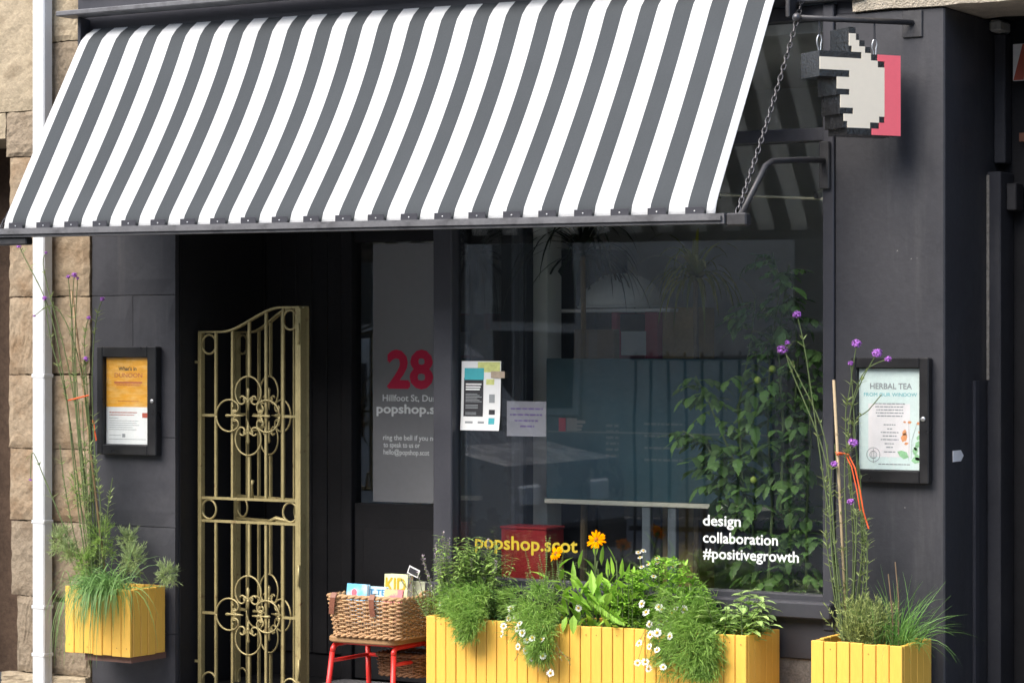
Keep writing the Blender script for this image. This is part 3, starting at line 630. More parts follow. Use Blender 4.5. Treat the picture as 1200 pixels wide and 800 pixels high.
# lintel eyelet left on the board line
# ================================================================== GATE
gate = thing('folding_gate', 'brass-coloured wrought iron gate folded open in the doorway', 'gate', (px(234,.15), .15, .15))
GW = px(352,.15) - px(234,.15)
zTL, zTR = pz(390,234,.15), pz(361,352,.15)
zM1, zM0 = pz(585,300,.15), pz(612,300,.15); zQ1, zQ0 = pz(487,292,.15), pz(720.5,293,.15); zB = .045
def topz(a):      # S-curved top rail
    a = max(0, min(1, (a-.22)/.60)); s = a*a*(3-2*a); return zTL + (zTR-zTL)*s
def leaf_parts(T, main):
    """T maps leaf-local (x, y, z) to world"""
    f = MB(); sw = .028
    def bx(m, x0, x1, y0, y1, z0, z1):
        vs = [T(x, y, z) for z in (z0, z1) for y in (y0, y1) for x in (x0, x1)]
        m.add(vs, [(0,2,3,1),(4,5,7,6),(0,1,5,4),(2,6,7,3),(0,4,6,2),(1,3,7,5)])
    bx(f, 0, .02, -.014, .014, zB-.03, zTL); bx(f, GW-.02, GW, -.014, .014, zB-.03, zTR)
    for z in (zM1, zM0, zB): bx(f, .0205, GW-.0205, -.010, .010, z-.006, z+.006)
    n = 28; vs = []; fs = []
    for i in range(n+1):
        a = i/n; z = topz(a)
        for y, dz in ((-.012, .0), (.012, .0), (.012, .009), (-.012, .009)): vs.append(T(a*GW, y, z+dz))
    for i in range(n):
        for k in range(4): fs.append((i*4+k, i*4+(k+1) % 4, i*4+4+(k+1) % 4, i*4+4+k))
    fs += [(0,1,2,3), tuple(4*n+k for k in (3,2,1,0))]
    f.add(vs, fs)
    for zq in (zQ1, zQ0):
        for x0, x1 in ((.0205, GW/6-.006), (GW*5/6+.006, GW-.0205)): bx(f, x0, x1, -.006, .006, zq-.006, zq+.006)
    fr = f.build('gate_leaf', M['brass'], gate)
    for i in range(1, 6):
        x = GW*i/6; m = MB(); seg = [(zM1+.007, topz(x/GW)-.0005), (zB+.007, zM0-.007)]
        if i == 3: seg = [(zM1+.007, zQ1-.190), (zQ1+.190, topz(.5)), (zB+.007, zQ0-.19), (zQ0+.19, zM0-.007)]
        for z0, z1 in seg: m = MB(); bx(m, x-.006, x+.006, -.006, .006, z0, z1); m.build('bar', M['brass'], fr)
    rr = GW/12 - .004
    for x, z in ((GW/12+.008, zTL-rr-.009), (GW*11/12-.008, zTR-rr-.009), (GW/12+.008, (zM1+zM0)/2), (GW*11/12-.008, (zM1+zM0)/2), (GW/12+.008, zB+rr+.012), (GW*11/12-.008, zB+rr+.012)):
        pts = [T(x+math.cos(q)*rr*.93, 0, z+math.sin(q)*min(rr, (zM1-zM0)/2-.008 if zM0 < z < zM1 else rr)) for q in [2*math.pi*k/24 for k in range(24)]]
        MB().tube(pts, .0055, 6, closed=True).build('ring', M['brass'], fr, smooth=True)
    for zq in (zQ1, zQ0):
        m = MB(); cx = GW/2
        for k in range(4):
            an = k*math.pi/2
            def W(p, q): return T(cx + p*math.cos(an) - q*math.sin(an), -.009 if k % 2 else -.013, zq + p*math.sin(an) + q*math.cos(an))
            r = .076; c0 = .112
            for sgn in (1, -1):      # C-scroll: half circle then an inward curl
                pts = []
                for i in range(15):
                    q = R(132)*i/14; pts.append(W(c0 + r*math.cos(q), sgn*r*math.sin(q)))
                bx_, by_ = c0 + r*math.cos(R(132)), r*math.sin(R(132))
                for i in range(1, 13):
                    t = i/12; q = R(132) + R(290)*t; rr2 = .026*(1-.55*t)
                    ccx, ccy = bx_ + .026*math.cos(R(132+180))*1.0, by_ + .026*math.sin(R(132+180))
                    pts.append(W(ccx + rr2*math.cos(q), sgn*(ccy + rr2*math.sin(q))))
                m.tube(pts, .0046, 6)
                pts = []
                for i in range(14):   # fleur-de-lis side curls
                    t = i/13; q = R(250)*t; rr2 = .017*(1-.45*t)
                    pts.append(W(c0-.045 + .018*math.sin(q)*(1-.3*t) + .012*t, sgn*(.004 + rr2*(1-math.cos(q)))))
                m.tube(pts, .0040, 5)
            m.tube([W(c0-.085, 0), W(c0-.05, 0), W(c0-.02, 0), W(c0+.012, 0), W(c0+.022, 0)], [.003, .0065, .004, .0085, .002], 6)
            m.ball(W(c0-.045, 0), .009, 8, 6)
        m.build('scrollwork', M['brass'], fr, smooth=True)
    return fr
gx, gy = px(234,.15), .15
lf = leaf_parts(lambda x, y, z: Vector((gx+x, gy+y, z)), True)
hx, hy = gx+GW+.012, gy+.034; ph = R(19)
rl_ = leaf_parts(lambda x, y, z: Vector((hx-(GW-x)*math.cos(ph)+y*math.sin(ph), hy+(GW-x)*math.sin(ph)+y*math.cos(ph), z)), False)
MB().box(gx+GW+.001, gx+GW+.012, gy-.016, gy+.05, zB-.02, zTR, .001).build('hinge_stile', M['brass'], gate)
for z in (zTR-.12, zM1-.35, zB+.15):
    MB().tube([(gx+GW+.007, gy-.0225, z-.05), (gx+GW+.007, gy-.0225, z+.05)], .006, 8).build('hinge', M['brass'], gate, smooth=True)
for z in (pz(424,228,.15), pz(774,232,.15)):
    MB().bar((XL1+.006, gy, z), (gx-.0002, gy, z), .012, .012).build('pivot_pin', M['brass'], gate)
lx = hx-.36*math.cos(ph); ly = hy+.36*math.sin(ph)
MB().tube([(lx+.12, ly-.075, zM0+.005), (lx+.12, ly-.11, zM0+.006), (lx+.16, ly-.115, zM0+.022), (lx+.22, ly-.115, zM0+.012), (lx+.235, ly-.115, zM0-.004)], [.008,.009,.010,.009,.007], 8).build('lever_handle', M['brass'], gate, smooth=True)
MB().tube([(lx-.03, ly-.05, zM1-.0), (lx-.03, ly-.055, zM1+.06), (lx-.022, ly-.055, zM1+.085)], [.009,.006,.009], 8).build('lever_handle', M['brass'], gate, smooth=True)

# ================================================================== NOTICE CASES
def case(u0, u1, v0, v1, iu0, iu1, iv0, iv1, label, lockv):
    Yf = -.045; um = (u0+u1)/2
    x0, x1 = px(u0, Yf), px(u1, Yf); zt, zb = pz(v0, um, Yf), pz(v1, um, Yf)
    a0, a1 = px(iu0, Yf+.02), px(iu1, Yf+.02); bt, bb = pz(iv0, um, Yf+.02), pz(iv1, um, Yf+.02)
    t = thing('notice_case', label, 'notice case', ((x0+x1)/2, -.02, zb))
    f = MB(); f.box(x0, a0, Yf, -.001, zb, zt, .004); f.box(a1, x1, Yf, -.001, zb, zt, .004); f.box(a0, a1, Yf+.0006, -.001, bt, zt-.0006, .003); f.box(a0, a1, Yf+.0006, -.001, zb+.0006, bb, .003)
    f.build('frame', mat('black_aluminium_case', (.012,.012,.013), .35, .15, 8, 60, .06, .001, .45), t)
    MB().box(a0-.003, a1+.003, -.016, -.008, bb-.003, bt+.003).build('backing', M['ink'], t)
    MB().box(a0, a1, Yf+.018, Yf+.021, bb, bt).build('glass_door', M['pane2'], t)
    zl = pz(lockv, u1, Yf)
    MB().lathe((x1-.022, Yf, zl), [(.010, .0), (.010, -.004), (.007, -.006), (.0, -.0065)], 14, 'y').build('lock', M['steel'], t, smooth=True)
    return t, a0, a1, bb, bt
def lines(parent, m, rows, Y, name='text_line'):
    """illegible small print as broken ink dashes: (x0, x1, z, h)"""
    b = MB(); rn = random.Random(5)
    for x0, x1, z, h in rows:
        x = x0
        while x < x1 - .002:
            L_ = rn.uniform(1.2, 4.2)*h; e_ = min(x+L_, x1); b.add([(x,Y,z),(e_,Y,z),(e_,Y,z+h),(x,Y,z+h)], [(0,1,2,3)]); x = e_ + h*.55
    o = b.build(name, m, parent); return o
YP = -.0172
# right: herbal tea
t, a0, a1, bb, bt = case(997, 1088, 419, 566, 1005, 1079, 431, 551, 'black framed notice case with mint green HERBAL TEA poster on the right pier', 491)
W_, H_ = a1-a0, bt-bb
po = MB().box(a0+.003, a1-.003, YP, YP+.001, bb+.003, bt-.003).build('poster', M['mint'], t)
def P_(m, x, y, w, h, dy=.0004, name='print'): return MB().box(a0+x*W_, a0+(x+w)*W_, YP-dy, YP-dy+.0003, bb+y*H_, bb+(y+h)*H_).build(name, m, po)
M['pinkpale'] = mat('pale_pink_print', (.80,.76,.76), .6, .08, 4, 30, 0)
P_(M['pinkpale'], .16, .13, .66, .52)
FR = None
text('HERBAL TEA', M['grey'], po, a0+.19*W_, a0+.85*W_, bb+.795*H_, .056*H_, YP-.0007, bold=.012)
text('FROM OUR WINDOW', M['teal'], po, a0+.09*W_, a0+.93*W_, bb+.722*H_, .036*H_, YP-.0007)
lines(po, M['grey'], [(a0+(.5-q/2)*W_, a0+(.5+q/2)*W_, bb+y*H_, .011*H_) for q, y in ((.48,.645),(.46,.615),(.42,.585),(.44,.555),(.40,.525),(.19,.44),(.08,.40),(.28,.365),(.22,.33),(.28,.295),(.16,.255),(.11,.22),(.18,.175))], YP-.0008)
lines(po, M['grey'], [(a0+.32*W_, a0+.82*W_, bb+.055*H_, .010*H_)], YP-.0008)
m = MB()
for r_ in (.105, .055): m.ring((a0+.24*W_, YP-.0006, bb+.15*H_), r_*W_, .0011, 'y', 24, 4)
m.ring((a0+.24*W_, YP-.0006, bb+.15*H_), .028*W_, .0009, 'y', 16, 4, .055*W_); m.box(a0+.236*W_, a0+.244*W_, YP-.0009, YP-.0004, bb+.07*H_, bb+.21*H_); m.build('emblem', M['grey'], po)
def pleaf(m, x, y, L_, an, w_): 
    c, s = math.cos(an), math.sin(an); q = [(0,0),(.3,w_),(.7,w_*.8),(1,0),(.7,-w_*.8),(.3,-w_)]
    m.add([(a0+(x+(p*c-k*s)*L_)*W_, YP-.0009, bb+y*H_+(p*s+k*c)*L_*W_) for p, k in q], [tuple(range(6))])
m = MB(); [pleaf(m, *q) for q in ((.80,.13,.20,2.7,.28),(.84,.10,.16,.1,.3),(.88,.16,.14,1.2,.3),(.90,.24,.13,.6,.3),(.93,.20,.07,2.4,.3),(.97,.10,.13,2.2,.3),(.93,.30,.09,1.0,.3))]; m.build('printed_leaves', mat('print_green', (.30,.56,.30), .6, .2, 30, 60, 0), po)
m = MB(); [pleaf(m, *q) for q in ((.70,.28,.15,1.15,.33),(.73,.26,.07,.2,.3),(.72,.34,.10,1.3,.35),(.78,.47,.07,.1,.3),(.92,.46,.07,.1,.3),(.76,.47,.05,2.9,.3),(.95,.37,.05,.5,.4))]; m.build('printed_flowers', mat('print_orange', (.75,.33,.14), .6, .2, 30, 60, 0), po)
m = MB(); m.tube([(a0+.80*W_,YP-.0008,bb+.47*H_),(a0+.81*W_,YP-.0008,bb+.3*H_),(a0+.80*W_,YP-.0008,bb+.1*H_)], .0006, 4); m.tube([(a0+.93*W_,YP-.0008,bb+.46*H_),(a0+.85*W_,YP-.0008,bb+.3*H_),(a0+.84*W_,YP-.0008,bb+.12*H_)], .0006, 4); m.build('printed_stems', M['grey'], po)
# left: orange / white leaflet
t, a0, a1, bb, bt = case(113, 182.5, 406, 533, 122.9, 175, 418, 521, 'black framed notice case with orange and white DUNOON leaflet on the left pier', 470)
W_, H_ = a1-a0, bt-bb
po = MB().box(a0+.003, a1-.003, YP, YP+.001, bb+.003, bt-.003).build('poster', M['paper'], t)
P_(M['orangep'], .012, .43, .976, .562, name='orange_field')
text("What's in", M['ink'], po, a0+.29*W_, a0+.69*W_, bb+.845*H_, .043*H_, YP-.0007, bold=.02)
text('DUNOON', M['redp'], po, a0+.20*W_, a0+.82*W_, bb+.765*H_, .052*H_, YP-.0007)
P_(M['redp'], .19, .70, .63, .017, .0008); lines(po, M['redp'], [(a0+.24*W_, a0+.78*W_, bb+.672*H_, .008*H_), (a0+.2*W_, a0+.8*W_, bb+.686*H_, .006*H_)], YP-.0008)
lines(po, M['redp'], [(a0+.28*W_, a0+.75*W_, bb+.492*H_, .007*H_)], YP-.0008)
lines(po, M['redp'], [(a0+.08*W_, a0+.70*W_, bb+.362*H_, .010*H_), (a0+.08*W_, a0+.64*W_, bb+.335*H_, .008*H_)], YP-.0008)
lines(po, M['grey'], [(a0+.08*W_, a0+q*W_, bb+y*H_, .006*H_) for q, y in ((.28,.30),(.74,.27),(.70,.245),(.76,.22),(.6,.195),(.7,.17),(.35,.105),(.9,.06))], YP-.0008)
P_(M['redp'], .82, .31, .13, .055, .0008); P_(M['grey'], .37, .085, .07, .04, .0008)

# ================================================================== WINDOW NOTICES (stuck inside or on the glass)
YN = GY - .0052
pa = MB(); x0, x1 = px(540,YN), px(587.5,YN); zt, zb = pz(423,562,YN), pz(504,562,YN)
po = MB(); n = 6
vs = []; 
for j in range(9):
    for i in range(7):
        a, b = i/6, j/8; curl = .010*max(0, .35-b)**2/.12 * (1 if True else 0)
        vs.append((x0+(x1-x0)*(a*.97+.03*b) - (.012 if b < .3 else 0)*(.3-b)*0, YN-.0015-curl*(.4+.6*a)-.002*math.sin(a*3.1), zb+(zt-zb)*b))
fs = [(j*7+i, j*7+i+1, j*7+i+8, j*7+i+7) for j in range(8) for i in range(6)]
nv = len(vs); vs += [(a, b+.0004, c) for a, b, c in vs]; fs += [tuple(nv+k for k in reversed(f)) for f in fs]
po.add(vs, fs); po = po.build('paper_notice', M['paper'], None); tag(po, 'white flyer with black text panel and teal block taped to the window left', 'notice')
Wn, Hn = x1-x0, zt-zb
def N_(m, x, y, w, h, d=.0, name='print'):
    mb = MB(); nx_ = 4; V = []
    for j in range(nx_+1):
        for i in range(nx_+1):
            a, b = x+w*i/nx_, y+h*j/nx_; V.append((x0+Wn*(a*.97+.03*b), YN-.0015-.010*max(0,.35-b)**2/.12*(.4+.6*a)-.002*math.sin(a*3.1)-.0008-d, zb+Hn*b))
    mb.add(V, [(j*(nx_+1)+i, j*(nx_+1)+i+1, (j+1)*(nx_+1)+i+1, (j+1)*(nx_+1)+i) for j in range(nx_) for i in range(nx_)]); return mb.build(name, m, po)
N_(M['lime'], .42, .84, .56, .15); N_(M['ink'], .07, .20, .50, .56); N_(M['teal'], .08, .73, .50, .17, .0004)
for k, (wd, y) in enumerate(((.40,.655),(.38,.615),(.36,.58))): N_(M['paper'], .12, y, wd, .022, .0006)
for k in range(6): N_(M['grey'], .12, .52-k*.022, .30+.06*((k*7) % 3), .010, .0006)
for k in range(3): N_(M['grey'], .12, .36-k*.022, .32, .010, .0006)
for k in range(2): N_(M['grey'], .12, .25-k*.022, .28, .010, .0006)
N_(M['grey'], .72, .40, .14, .12, .0003); N_(M['ink'], .72, .23, .15, .07, .0003); N_(M['teal'], .72, .09, .15, .09, .0003); N_(M['lime'], .64, .66, .2, .08, .0003); N_(M['grey'], .12, .10, .2, .03, .0003); N_(M['grey'], .45, .10, .16, .03, .0003)
MB().box(x1-.05, x1+.022, YN-.0075, YN-.007, zt-.075, zt-.045).build('tape', mat('brown_tape', (.45,.36,.27), .5, .2), po)
YI = GY + .006
x0i, x1i = px(594,YI), px(640,YI); zti, zbi = pz(470,617,YI), pz(511,617,YI)
p2_ = MB().box(x0i, x1i, YI, YI+.0008, zbi, zti).build('paper_notice', mat('lilac_paper', (.26,.245,.275), .6, .04), None); tag(p2_, 'pale lilac paper notice with four lines behind the window glass', 'notice')
Wi, Hi = x1i-x0i, zti-zbi
lines(p2_, mat('purple_ink', (.12,.07,.22), .6, .1), [(x0i+a*Wi, x0i+b*Wi, zbi+y*Hi, .05*Hi) for a, b, y in ((.10,.92,.76),(.08,.90,.59),(.2,.82,.42),(.34,.7,.26))], YI-.0004)

# ================================================================== PLANTERS
def planter(x0, x1, y0, y1, z0, z1, nf, ns, label, group=None):
    t = thing('planter_box', label, 'planter', ((x0+x1)/2, (y0+y1)/2, z0), group)
    MB().box(x0+.022, x1-.022, y0+.022, y1-.022, z0+.004, z1-.10).build('inner_box', M['soil'], t)
    so = MB(); n = 14; rn = random.Random(int(abs(x0)*100)); V = []; 
    for j in range(n+1):
        for i in range(n+1): V.append((x0+.021+(x1-x0-.042)*i/n, y0+.021+(y1-y0-.042)*j/n, z1-.045+rn.uniform(-.008,.008)))
    so.add(V, [(j*(n+1)+i, j*(n+1)+i+1, (j+1)*(n+1)+i+1, (j+1)*(n+1)+i) for j in range(n) for i in range(n)]); so.build('soil', M['soil'], t, smooth=True)
    wf = (x1-x0)/nf; wsd = (y1-y0-.04)/ns; gap = .0035
    mf = box_mesh('plank', wf-gap, .019, z1-z0, .002, M['yellow']); msd = box_mesh('plank', .019, wsd-gap, z1-z0, .002, M['yellow'])
    rn = random.Random(11)
    nl = MB(); nl.lathe((0,0,0), [(.0026, 0), (.0026, -.0008)], 6, 'y'); nm = bpy.data.meshes.new('nail_head'); nm.from_pydata(nl.v, [], nl.f); nm.materials.append(M['nail'])
    for i in range(nf):
        x = x0+wf*(i+.5)
        for y in (y0+.0095, y1-.0095):
            p = inst(mf, 'plank', t, (x, y+rn.uniform(-.0012,.0012), z0+rn.uniform(-.003,.003)))
            if y < (y0+y1)/2 and rn.random() < .6: inst(nm, 'nail_head', p, (x+rn.uniform(-.006,.006), y-.0112, z1-.033+rn.uniform(-.006,.006)))
            if y < (y0+y1)/2 and z0 > .1 and rn.random() < .7: inst(nm, 'nail_head', p, (x+rn.uniform(-.006,.006), y-.0112, z0+.04+rn.uniform(-.006,.006)))
    for i in range(ns):
        y = y0+.02+wsd*(i+.5)
        for x in (x0+.0097, x1-.0097): inst(msd, 'plank', t, (x+rn.uniform(-.001,.001), y, z0+rn.uniform(-.003,.003)))
    return t
CP = (px(499,-.345), px(874.6,-.345), -.345, -.03, .03, .546)
planter(*CP, 30, 5, 'long yellow slatted planter full of mixed herbs under the window')
RP = (px(950,-.33), px(1057.5,-.33), -.33, -.03, .03, .5445)
planter(*RP, 7, 4, 'square yellow slatted planter with grass and verbena beside the right pier')
LP = (px(76,-.29), px(153,-.29), -.29, -.03, .257, .574)
lpn = planter(*LP, 7, 4, 'yellow slatted box fixed to the wall beside the white downpipe')
MB().box(LP[0]+.1, LP[1]-.02, -.26, -.001, .225, .2545).build('shelf_bracket', mat('brown_bracket', (.16,.09,.07), .7, .2), lpn)

# ================================================================== STOOL, BASKETS, BOOKS
st = thing('stool', 'red metal stool with wooden seat carrying the wicker basket', 'stool', (-6.60, -.14, 0))
M['red'] = mat('red_gloss_metal', (.62,.028,.022), .35, .1, 6, 60, .04, .001, .5)
M['seat'] = mat('worn_wood_seat', (.34,.20,.095), .55, .25, 4, 30, .2, .002, .35, stretch=(1,6,6))
sxc, syc = px(446,-.12), -.12; SZ = .425
q = MB(); hw, hd, rc = .185, .17, .05
poly = []
for cx, cy, a0_ in ((hw-rc, hd-rc, 0), (-hw+rc, hd-rc, 90), (-hw+rc, -hd+rc, 180), (hw-rc, -hd+rc, 270)):
    for k in range(6): a = R(a0_+k*18); poly.append((cx+rc*math.cos(a), cy+rc*math.sin(a)))
n = len(poly); V = []; lay = [(.97, SZ-.028), (1.0, SZ-.022), (1.0, SZ-.006), (.975, SZ)]
for s_, z in lay: V += [(sxc+a*s_, syc+b*s_, z) for a, b in poly]
F = [(l*n+i, l*n+(i+1) % n, (l+1)*n+(i+1) % n, (l+1)*n+i) for l in range(3) for i in range(n)] + [tuple(range(3*n, 4*n)), tuple(reversed(range(n)))]
q.add(V, F); q.build('seat', M['seat'], st)
HX = hw - .022
def onleg(sx, sy, z): f = (SZ-.03-z)/(SZ-.03); return Vector((sxc+sx*(HX+.022*f), syc+sy*(.135+.05*f), z))
for sx in (-1, 1):
    for sy in (-1, 1): MB().tube([onleg(sx, sy, SZ-.075), onleg(sx, sy, 0)], .0125, 10).build('leg', M['red'], st, smooth=True)
    MB().tube([onleg(sx, -1, SZ-.0755), (sxc+sx*HX, syc-.138, SZ-.06), (sxc+sx*HX, syc-.126, SZ-.046), (sxc+sx*HX, syc-.10, SZ-.0405), (sxc+sx*HX, syc+.10, SZ-.0405), (sxc+sx*HX, syc+.126, SZ-.046), (sxc+sx*HX, syc+.138, SZ-.06), onleg(sx, 1, SZ-.0755)], .0125, 10).build('side_hoop', M['red'], st, smooth=True)
    MB().tube([onleg(sx, -1, .31), onleg(sx, 1, .31)], .009, 8).build('stretcher', M['red'], st, smooth=True)
    MB().tube([(sxc-HX, syc+sx*.09, SZ-.036), (sxc+HX, syc+sx*.09, SZ-.036)], .008, 8).build('seat_rail', M['red'], st, smooth=True)
MB().tube([onleg(-1, 1, .31), onleg(1, 1, .31)], .009, 8).build('stretcher', M['red'], st, smooth=True)
M['wick'] = mat('wicker', (.43,.26,.13), .6, .2, 12, 80, .15, .001, .35, island=.3)
M['wickd'] = mat('dark_wicker', (.20,.10,.05), .6, .25, 12, 80, .15, .001, .3, island=.3)
def basket(cx, cy, z0, hw, hd, h, flare, mt, label, rows, group=None):
    t = thing('wicker_basket', label, 'basket', (cx, cy, z0))
    rc = .035
    def path(k, s):       # point on rounded rectangle, k in 0..1
        a, b = hw*s, hd*s; P4 = [(2*(a-rc)), (2*(b-rc))]; arc = math.pi*rc/2; tot = 2*P4[0]+2*P4[1]+4*arc; d = (k % 1)*tot
        segs = [('l', P4[0], (-(a-rc), -b), (1,0)), ('a', arc, (a-rc, -b+rc), -90), ('l', P4[1], (a, -(b-rc)), (0,1)), ('a', arc, (a-rc, b-rc), 0), ('l', P4[0], (a-rc, b), (-1,0)), ('a', arc, (-a+rc, b-rc), 90), ('l', P4[1], (-a, b-rc), (0,-1)), ('a', arc, (-a+rc, -b+rc), 180)]
        for kind, L_, o_, di in segs:
            if d <= L_ or (kind, o_) == (segs[-1][0], segs[-1][2]):
                if kind == 'l': return Vector((o_[0]+di[0]*d, o_[1]+di[1]*d)), Vector((di[1], -di[0]))
                an = R(di) + d/rc; return Vector((o_[0]+rc*math.cos(an), o_[1]+rc*math.sin(an))), Vector((math.cos(an), math.sin(an)))
            d -= L_
    ns = 2*int((hw+hd)*4/.034/2)+1     # odd number of stakes: weave alternates by row
    N_s = ns*6
    wv = MB(); rn = random.Random(2)
    for r_ in range(rows):
        f = (r_+.5)/rows; z = z0+.012+(h-.03)*f; s = 1+flare*f; pts = []
        for i in range(N_s):
            k = i/N_s; p, nn = path(k, s); o_ = math.cos(math.pi*(k*ns + r_))*.0055
            pts.append((cx+p.x+nn.x*o_, cy+p.y+nn.y*o_, z+rn.uniform(-.0008,.0008)))
        wv.tube(pts, (h-.03)/rows*.50, 5, closed=True)
    wv.build('weave', mt, t, smooth=True)
    for z, s, rad in ((z0+.006, 1.0, .0075), (z0+h-.006, 1+flare, .0095)):
        m = MB()
        for ph_ in (0, math.pi):
            pts = []
            for i in range(N_s):
                p, nn = path(i/N_s, s); q_ = 2*math.pi*i/N_s*ns/2.0*1.0 + ph_
                pts.append((cx+p.x+nn.x*math.cos(q_)*.0055, cy+p.y+nn.y*math.cos(q_)*.0055, z+math.sin(q_)*.0045))
            m.tube(pts, rad*.75, 6, closed=True)
        m.build('rim', mt, t, smooth=True)
    m = MB()
    for i in range(ns):
        p, nn = path((i+.0)/ns, 1); p2, _ = path((i+.0)/ns, 1+flare); m.tube([(cx+p.x, cy+p.y, z0), (cx+p2.x, cy+p2.y, z0+h)], .0034, 5)
    m.build('stakes', mt, t)
    MB().box(cx-hw+.01, cx+hw-.01, cy-hd+.01, cy+hd-.01, z0+.004, z0+.012).build('base', mt, t)
    return t
bxc, byc = px(450,-.13), -.13
bk = basket(bxc+.012, byc, SZ+.001, .178, .165, .185, .12, M['wick'], 'brown wicker hamper basket of books on the red stool', 17)
M['leather'] = mat('brown_leather', (.22,.085,.05), .5, .2, 20, 80, .2)
for fx in (-.135, .07):
    x = bxc+fx; yf = byc-.165*1.12-.012; zt_ = SZ+.186
    V = [(x+a, y, z) for (y, z) in ((yf+.04, zt_+.012), (yf+.004, zt_+.012), (yf-.008, zt_-.01), (yf-.004, zt_-.05), (yf+.004, zt_-.085)) for a in (-.014, .014)]
    if fx < -.1: V = [(a-.35*max(0, zt_-c)*.6, b, c) for a, b, c in V]
    m = MB(); m.add(V, [(2*i, 2*i+1, 2*i+3, 2*i+2) for i in range(4)]); V2 = [(a, b+.003, c) for a, b, c in V]; m.add(V2, [(2*i+2, 2*i+3, 2*i+1, 2*i) for i in range(4)]); m.build('strap', M['leather'], bk)
lp_ = MB().tube([(bxc+.20, byc-.03, SZ+.18), (bxc+.215, byc-.01, SZ+.20), (bxc+.215, byc+.04, SZ+.20), (bxc+.20, byc+.06, SZ+.18)], .007, 6).build('handle', M['wick'], bk, smooth=True)
b2 = basket(px(480,-.02)+.0, -.015, .24, .11, .10, .10, .08, M['wickd'], 'darker wicker basket hanging low behind the red stool', 8)
def book(u0, u1, v0, v1, Y, th, label, cover, rz=0, tilt=0, cat='book', side=None):
    x0, x1 = px(u0, Y), px(u1, Y); um = (u0+u1)/2; zt, zb = pz(v0, um, Y), SZ+.03
    c = Vector(((x0+x1)/2, Y+th/2, zb)); t = thing('book' if cat == 'book' else cat, label, cat, c)
    w_ = x1-x0; h_ = zt-zb
    co = MB(); co.box(c.x-w_/2, c.x+w_/2, Y, Y+.002, zb, zt); co.box(c.x-w_/2, c.x+w_/2, Y+th-.002, Y+th, zb, zt); co.box(c.x-w_/2, c.x-w_/2+.002, Y+.0021, Y+th-.0021, zb, zt); co.build('cover', cover, t)
    MB().box(c.x-w_/2+.0021, c.x+w_/2-.003, Y+.0021, Y+th-.0021, zb+.003, zt-.002).build('pages', M['paper'], t)
    t.rotation_euler = (R(tilt), 0, R(rz)); return t, c.x-w_/2, w_, zb, h_, Y
blue = mat('blue_cover', (.16,.50,.78), .4, .12, 20, 60, 0, c2=(.55,.75,.85), c2thr=(.5,.65), c2scale=14)
t, bx_, bw, bz, bh, by = book(402, 427, 684, 700, -.20, .02, 'blue book with pink picture at the left of the basket', blue, rz=-4, tilt=-8)
MB().ball((bx_+bw*.38, by-.0006, bz+bh*.80), .016, 10, 6, (1,.04,1)).build('printed_picture', M['pink'], t)
t, bx_, bw, bz, bh, by = book(424, 450, 687, 700, -.175, .018, 'pale blue book lettered T TE standing in the basket', mat('pale_blue_cover', (.52,.74,.82), .4, .06), tilt=-6)
text('T TE', mat('blue_ink', (.04,.22,.45), .5, .1), t, bx_+bw*.25, bx_+bw*.95, bz+bh*.80, bh*.13, by-.0007, bold=.02)
t, bx_, bw, bz, bh, by = book(449, 476, 673, 700, -.12, .045, 'upright yellow-green book lettered KID in the basket', mat('kid_cover', (.66,.70,.42), .45, .2, 20, 60, 0), tilt=-3)
text('KID', M['yelv'], t, bx_+bw*.06, bx_+bw*.92, bz+bh*.68, bh*.25, by-.0009, bold=.03)
t, *_ = book(446, 466, 690, 700, -.215, .012, 'small pink and yellow booklet leaning at the front of the basket', mat('pink_yellow_cover', (.72,.50,.22), .5, .1, 5, 20, 0, c2=(.68,.2,.22), c2thr=(.47,.53), c2scale=16), rz=6, tilt=-14)
t, *_ = book(474, 496, 681, 700, -.06, .02, 'cream and pale green card box at the back right of the basket', mat('cream_card', (.70,.74,.55), .5, .12, 16, 40, 0), cat='card_box', tilt=-4)
# chalkboard tag on a stick
cb = thing('plant_label', 'tiny white-edged chalkboard tag sticking up from the basket', 'label', pt(484, 690, -.10))
c = pt(484.5, 669.5, -.10); dx = Vector((.93, 0, -.36)); dz = Vector((.36, 0, .93))
m = MB(); m.prism([(-.030,-.018),(.030,-.018),(.030,.018),(-.030,.018)], c, dx, dz, (0,1,0), .004); m.build('border', M['paper'], cb)
m = MB(); m.prism([(-.025,-.013),(.025,-.013),(.025,.013),(-.025,.013)], c+Vector((0,-.001,0)), dx, dz, (0,1,0), .0009); m.build('chalk_face', M['ink'], cb)
MB().tube([c-dz*.016+Vector((0,.0045,0)), c-dz*.09+Vector((0,.0045,0))], .002, 5).build('stick', M['seat'], cb)

# ================================================================== INTERIOR THINGS
M['blueb'] = mat('blue_grey_panel', (.03,.085,.11), .45, .12, 2, 20, 0, c2=(.045,.085,.10), c2thr=(.45,.6), c2scale=1.5)
YB = .62
t = thing('display_board', 'dark blue-green display board with pale bottom rail behind the window', 'board', (px(760,YB), YB, .3))
x0, x1 = px(640,YB), px(905,YB); zt, zb = pz(420,740,YB), pz(587,740,YB)
MB().box(x0, x1, YB, YB+.03, zb, zt, .003).build('panel', M['blueb'], t)
MB().box(x0-.004, x1+.004, YB-.012, YB+.034, zb-.022, zb-.001, .003).build('bottom_rail', M['signw'], t)
for u in (757, 787): x = px(u,YB); MB().box(x-.022, x+.022, YB+.0, YB+.03, .3, zb-.0225, .003).build('leg', mat('grey_leg', (.14,.16,.18), .5, .1), t)
z = pz(497, 660, YB); MB().box(px(655,YB), px(663,YB), YB-.0015, YB-.0003, z-.032, z+.03).build('pink_cuff', mat('dim_pink_print', (.4,.07,.1), .6, .1), t)
m = MB(); hx_ = px(664,YB)
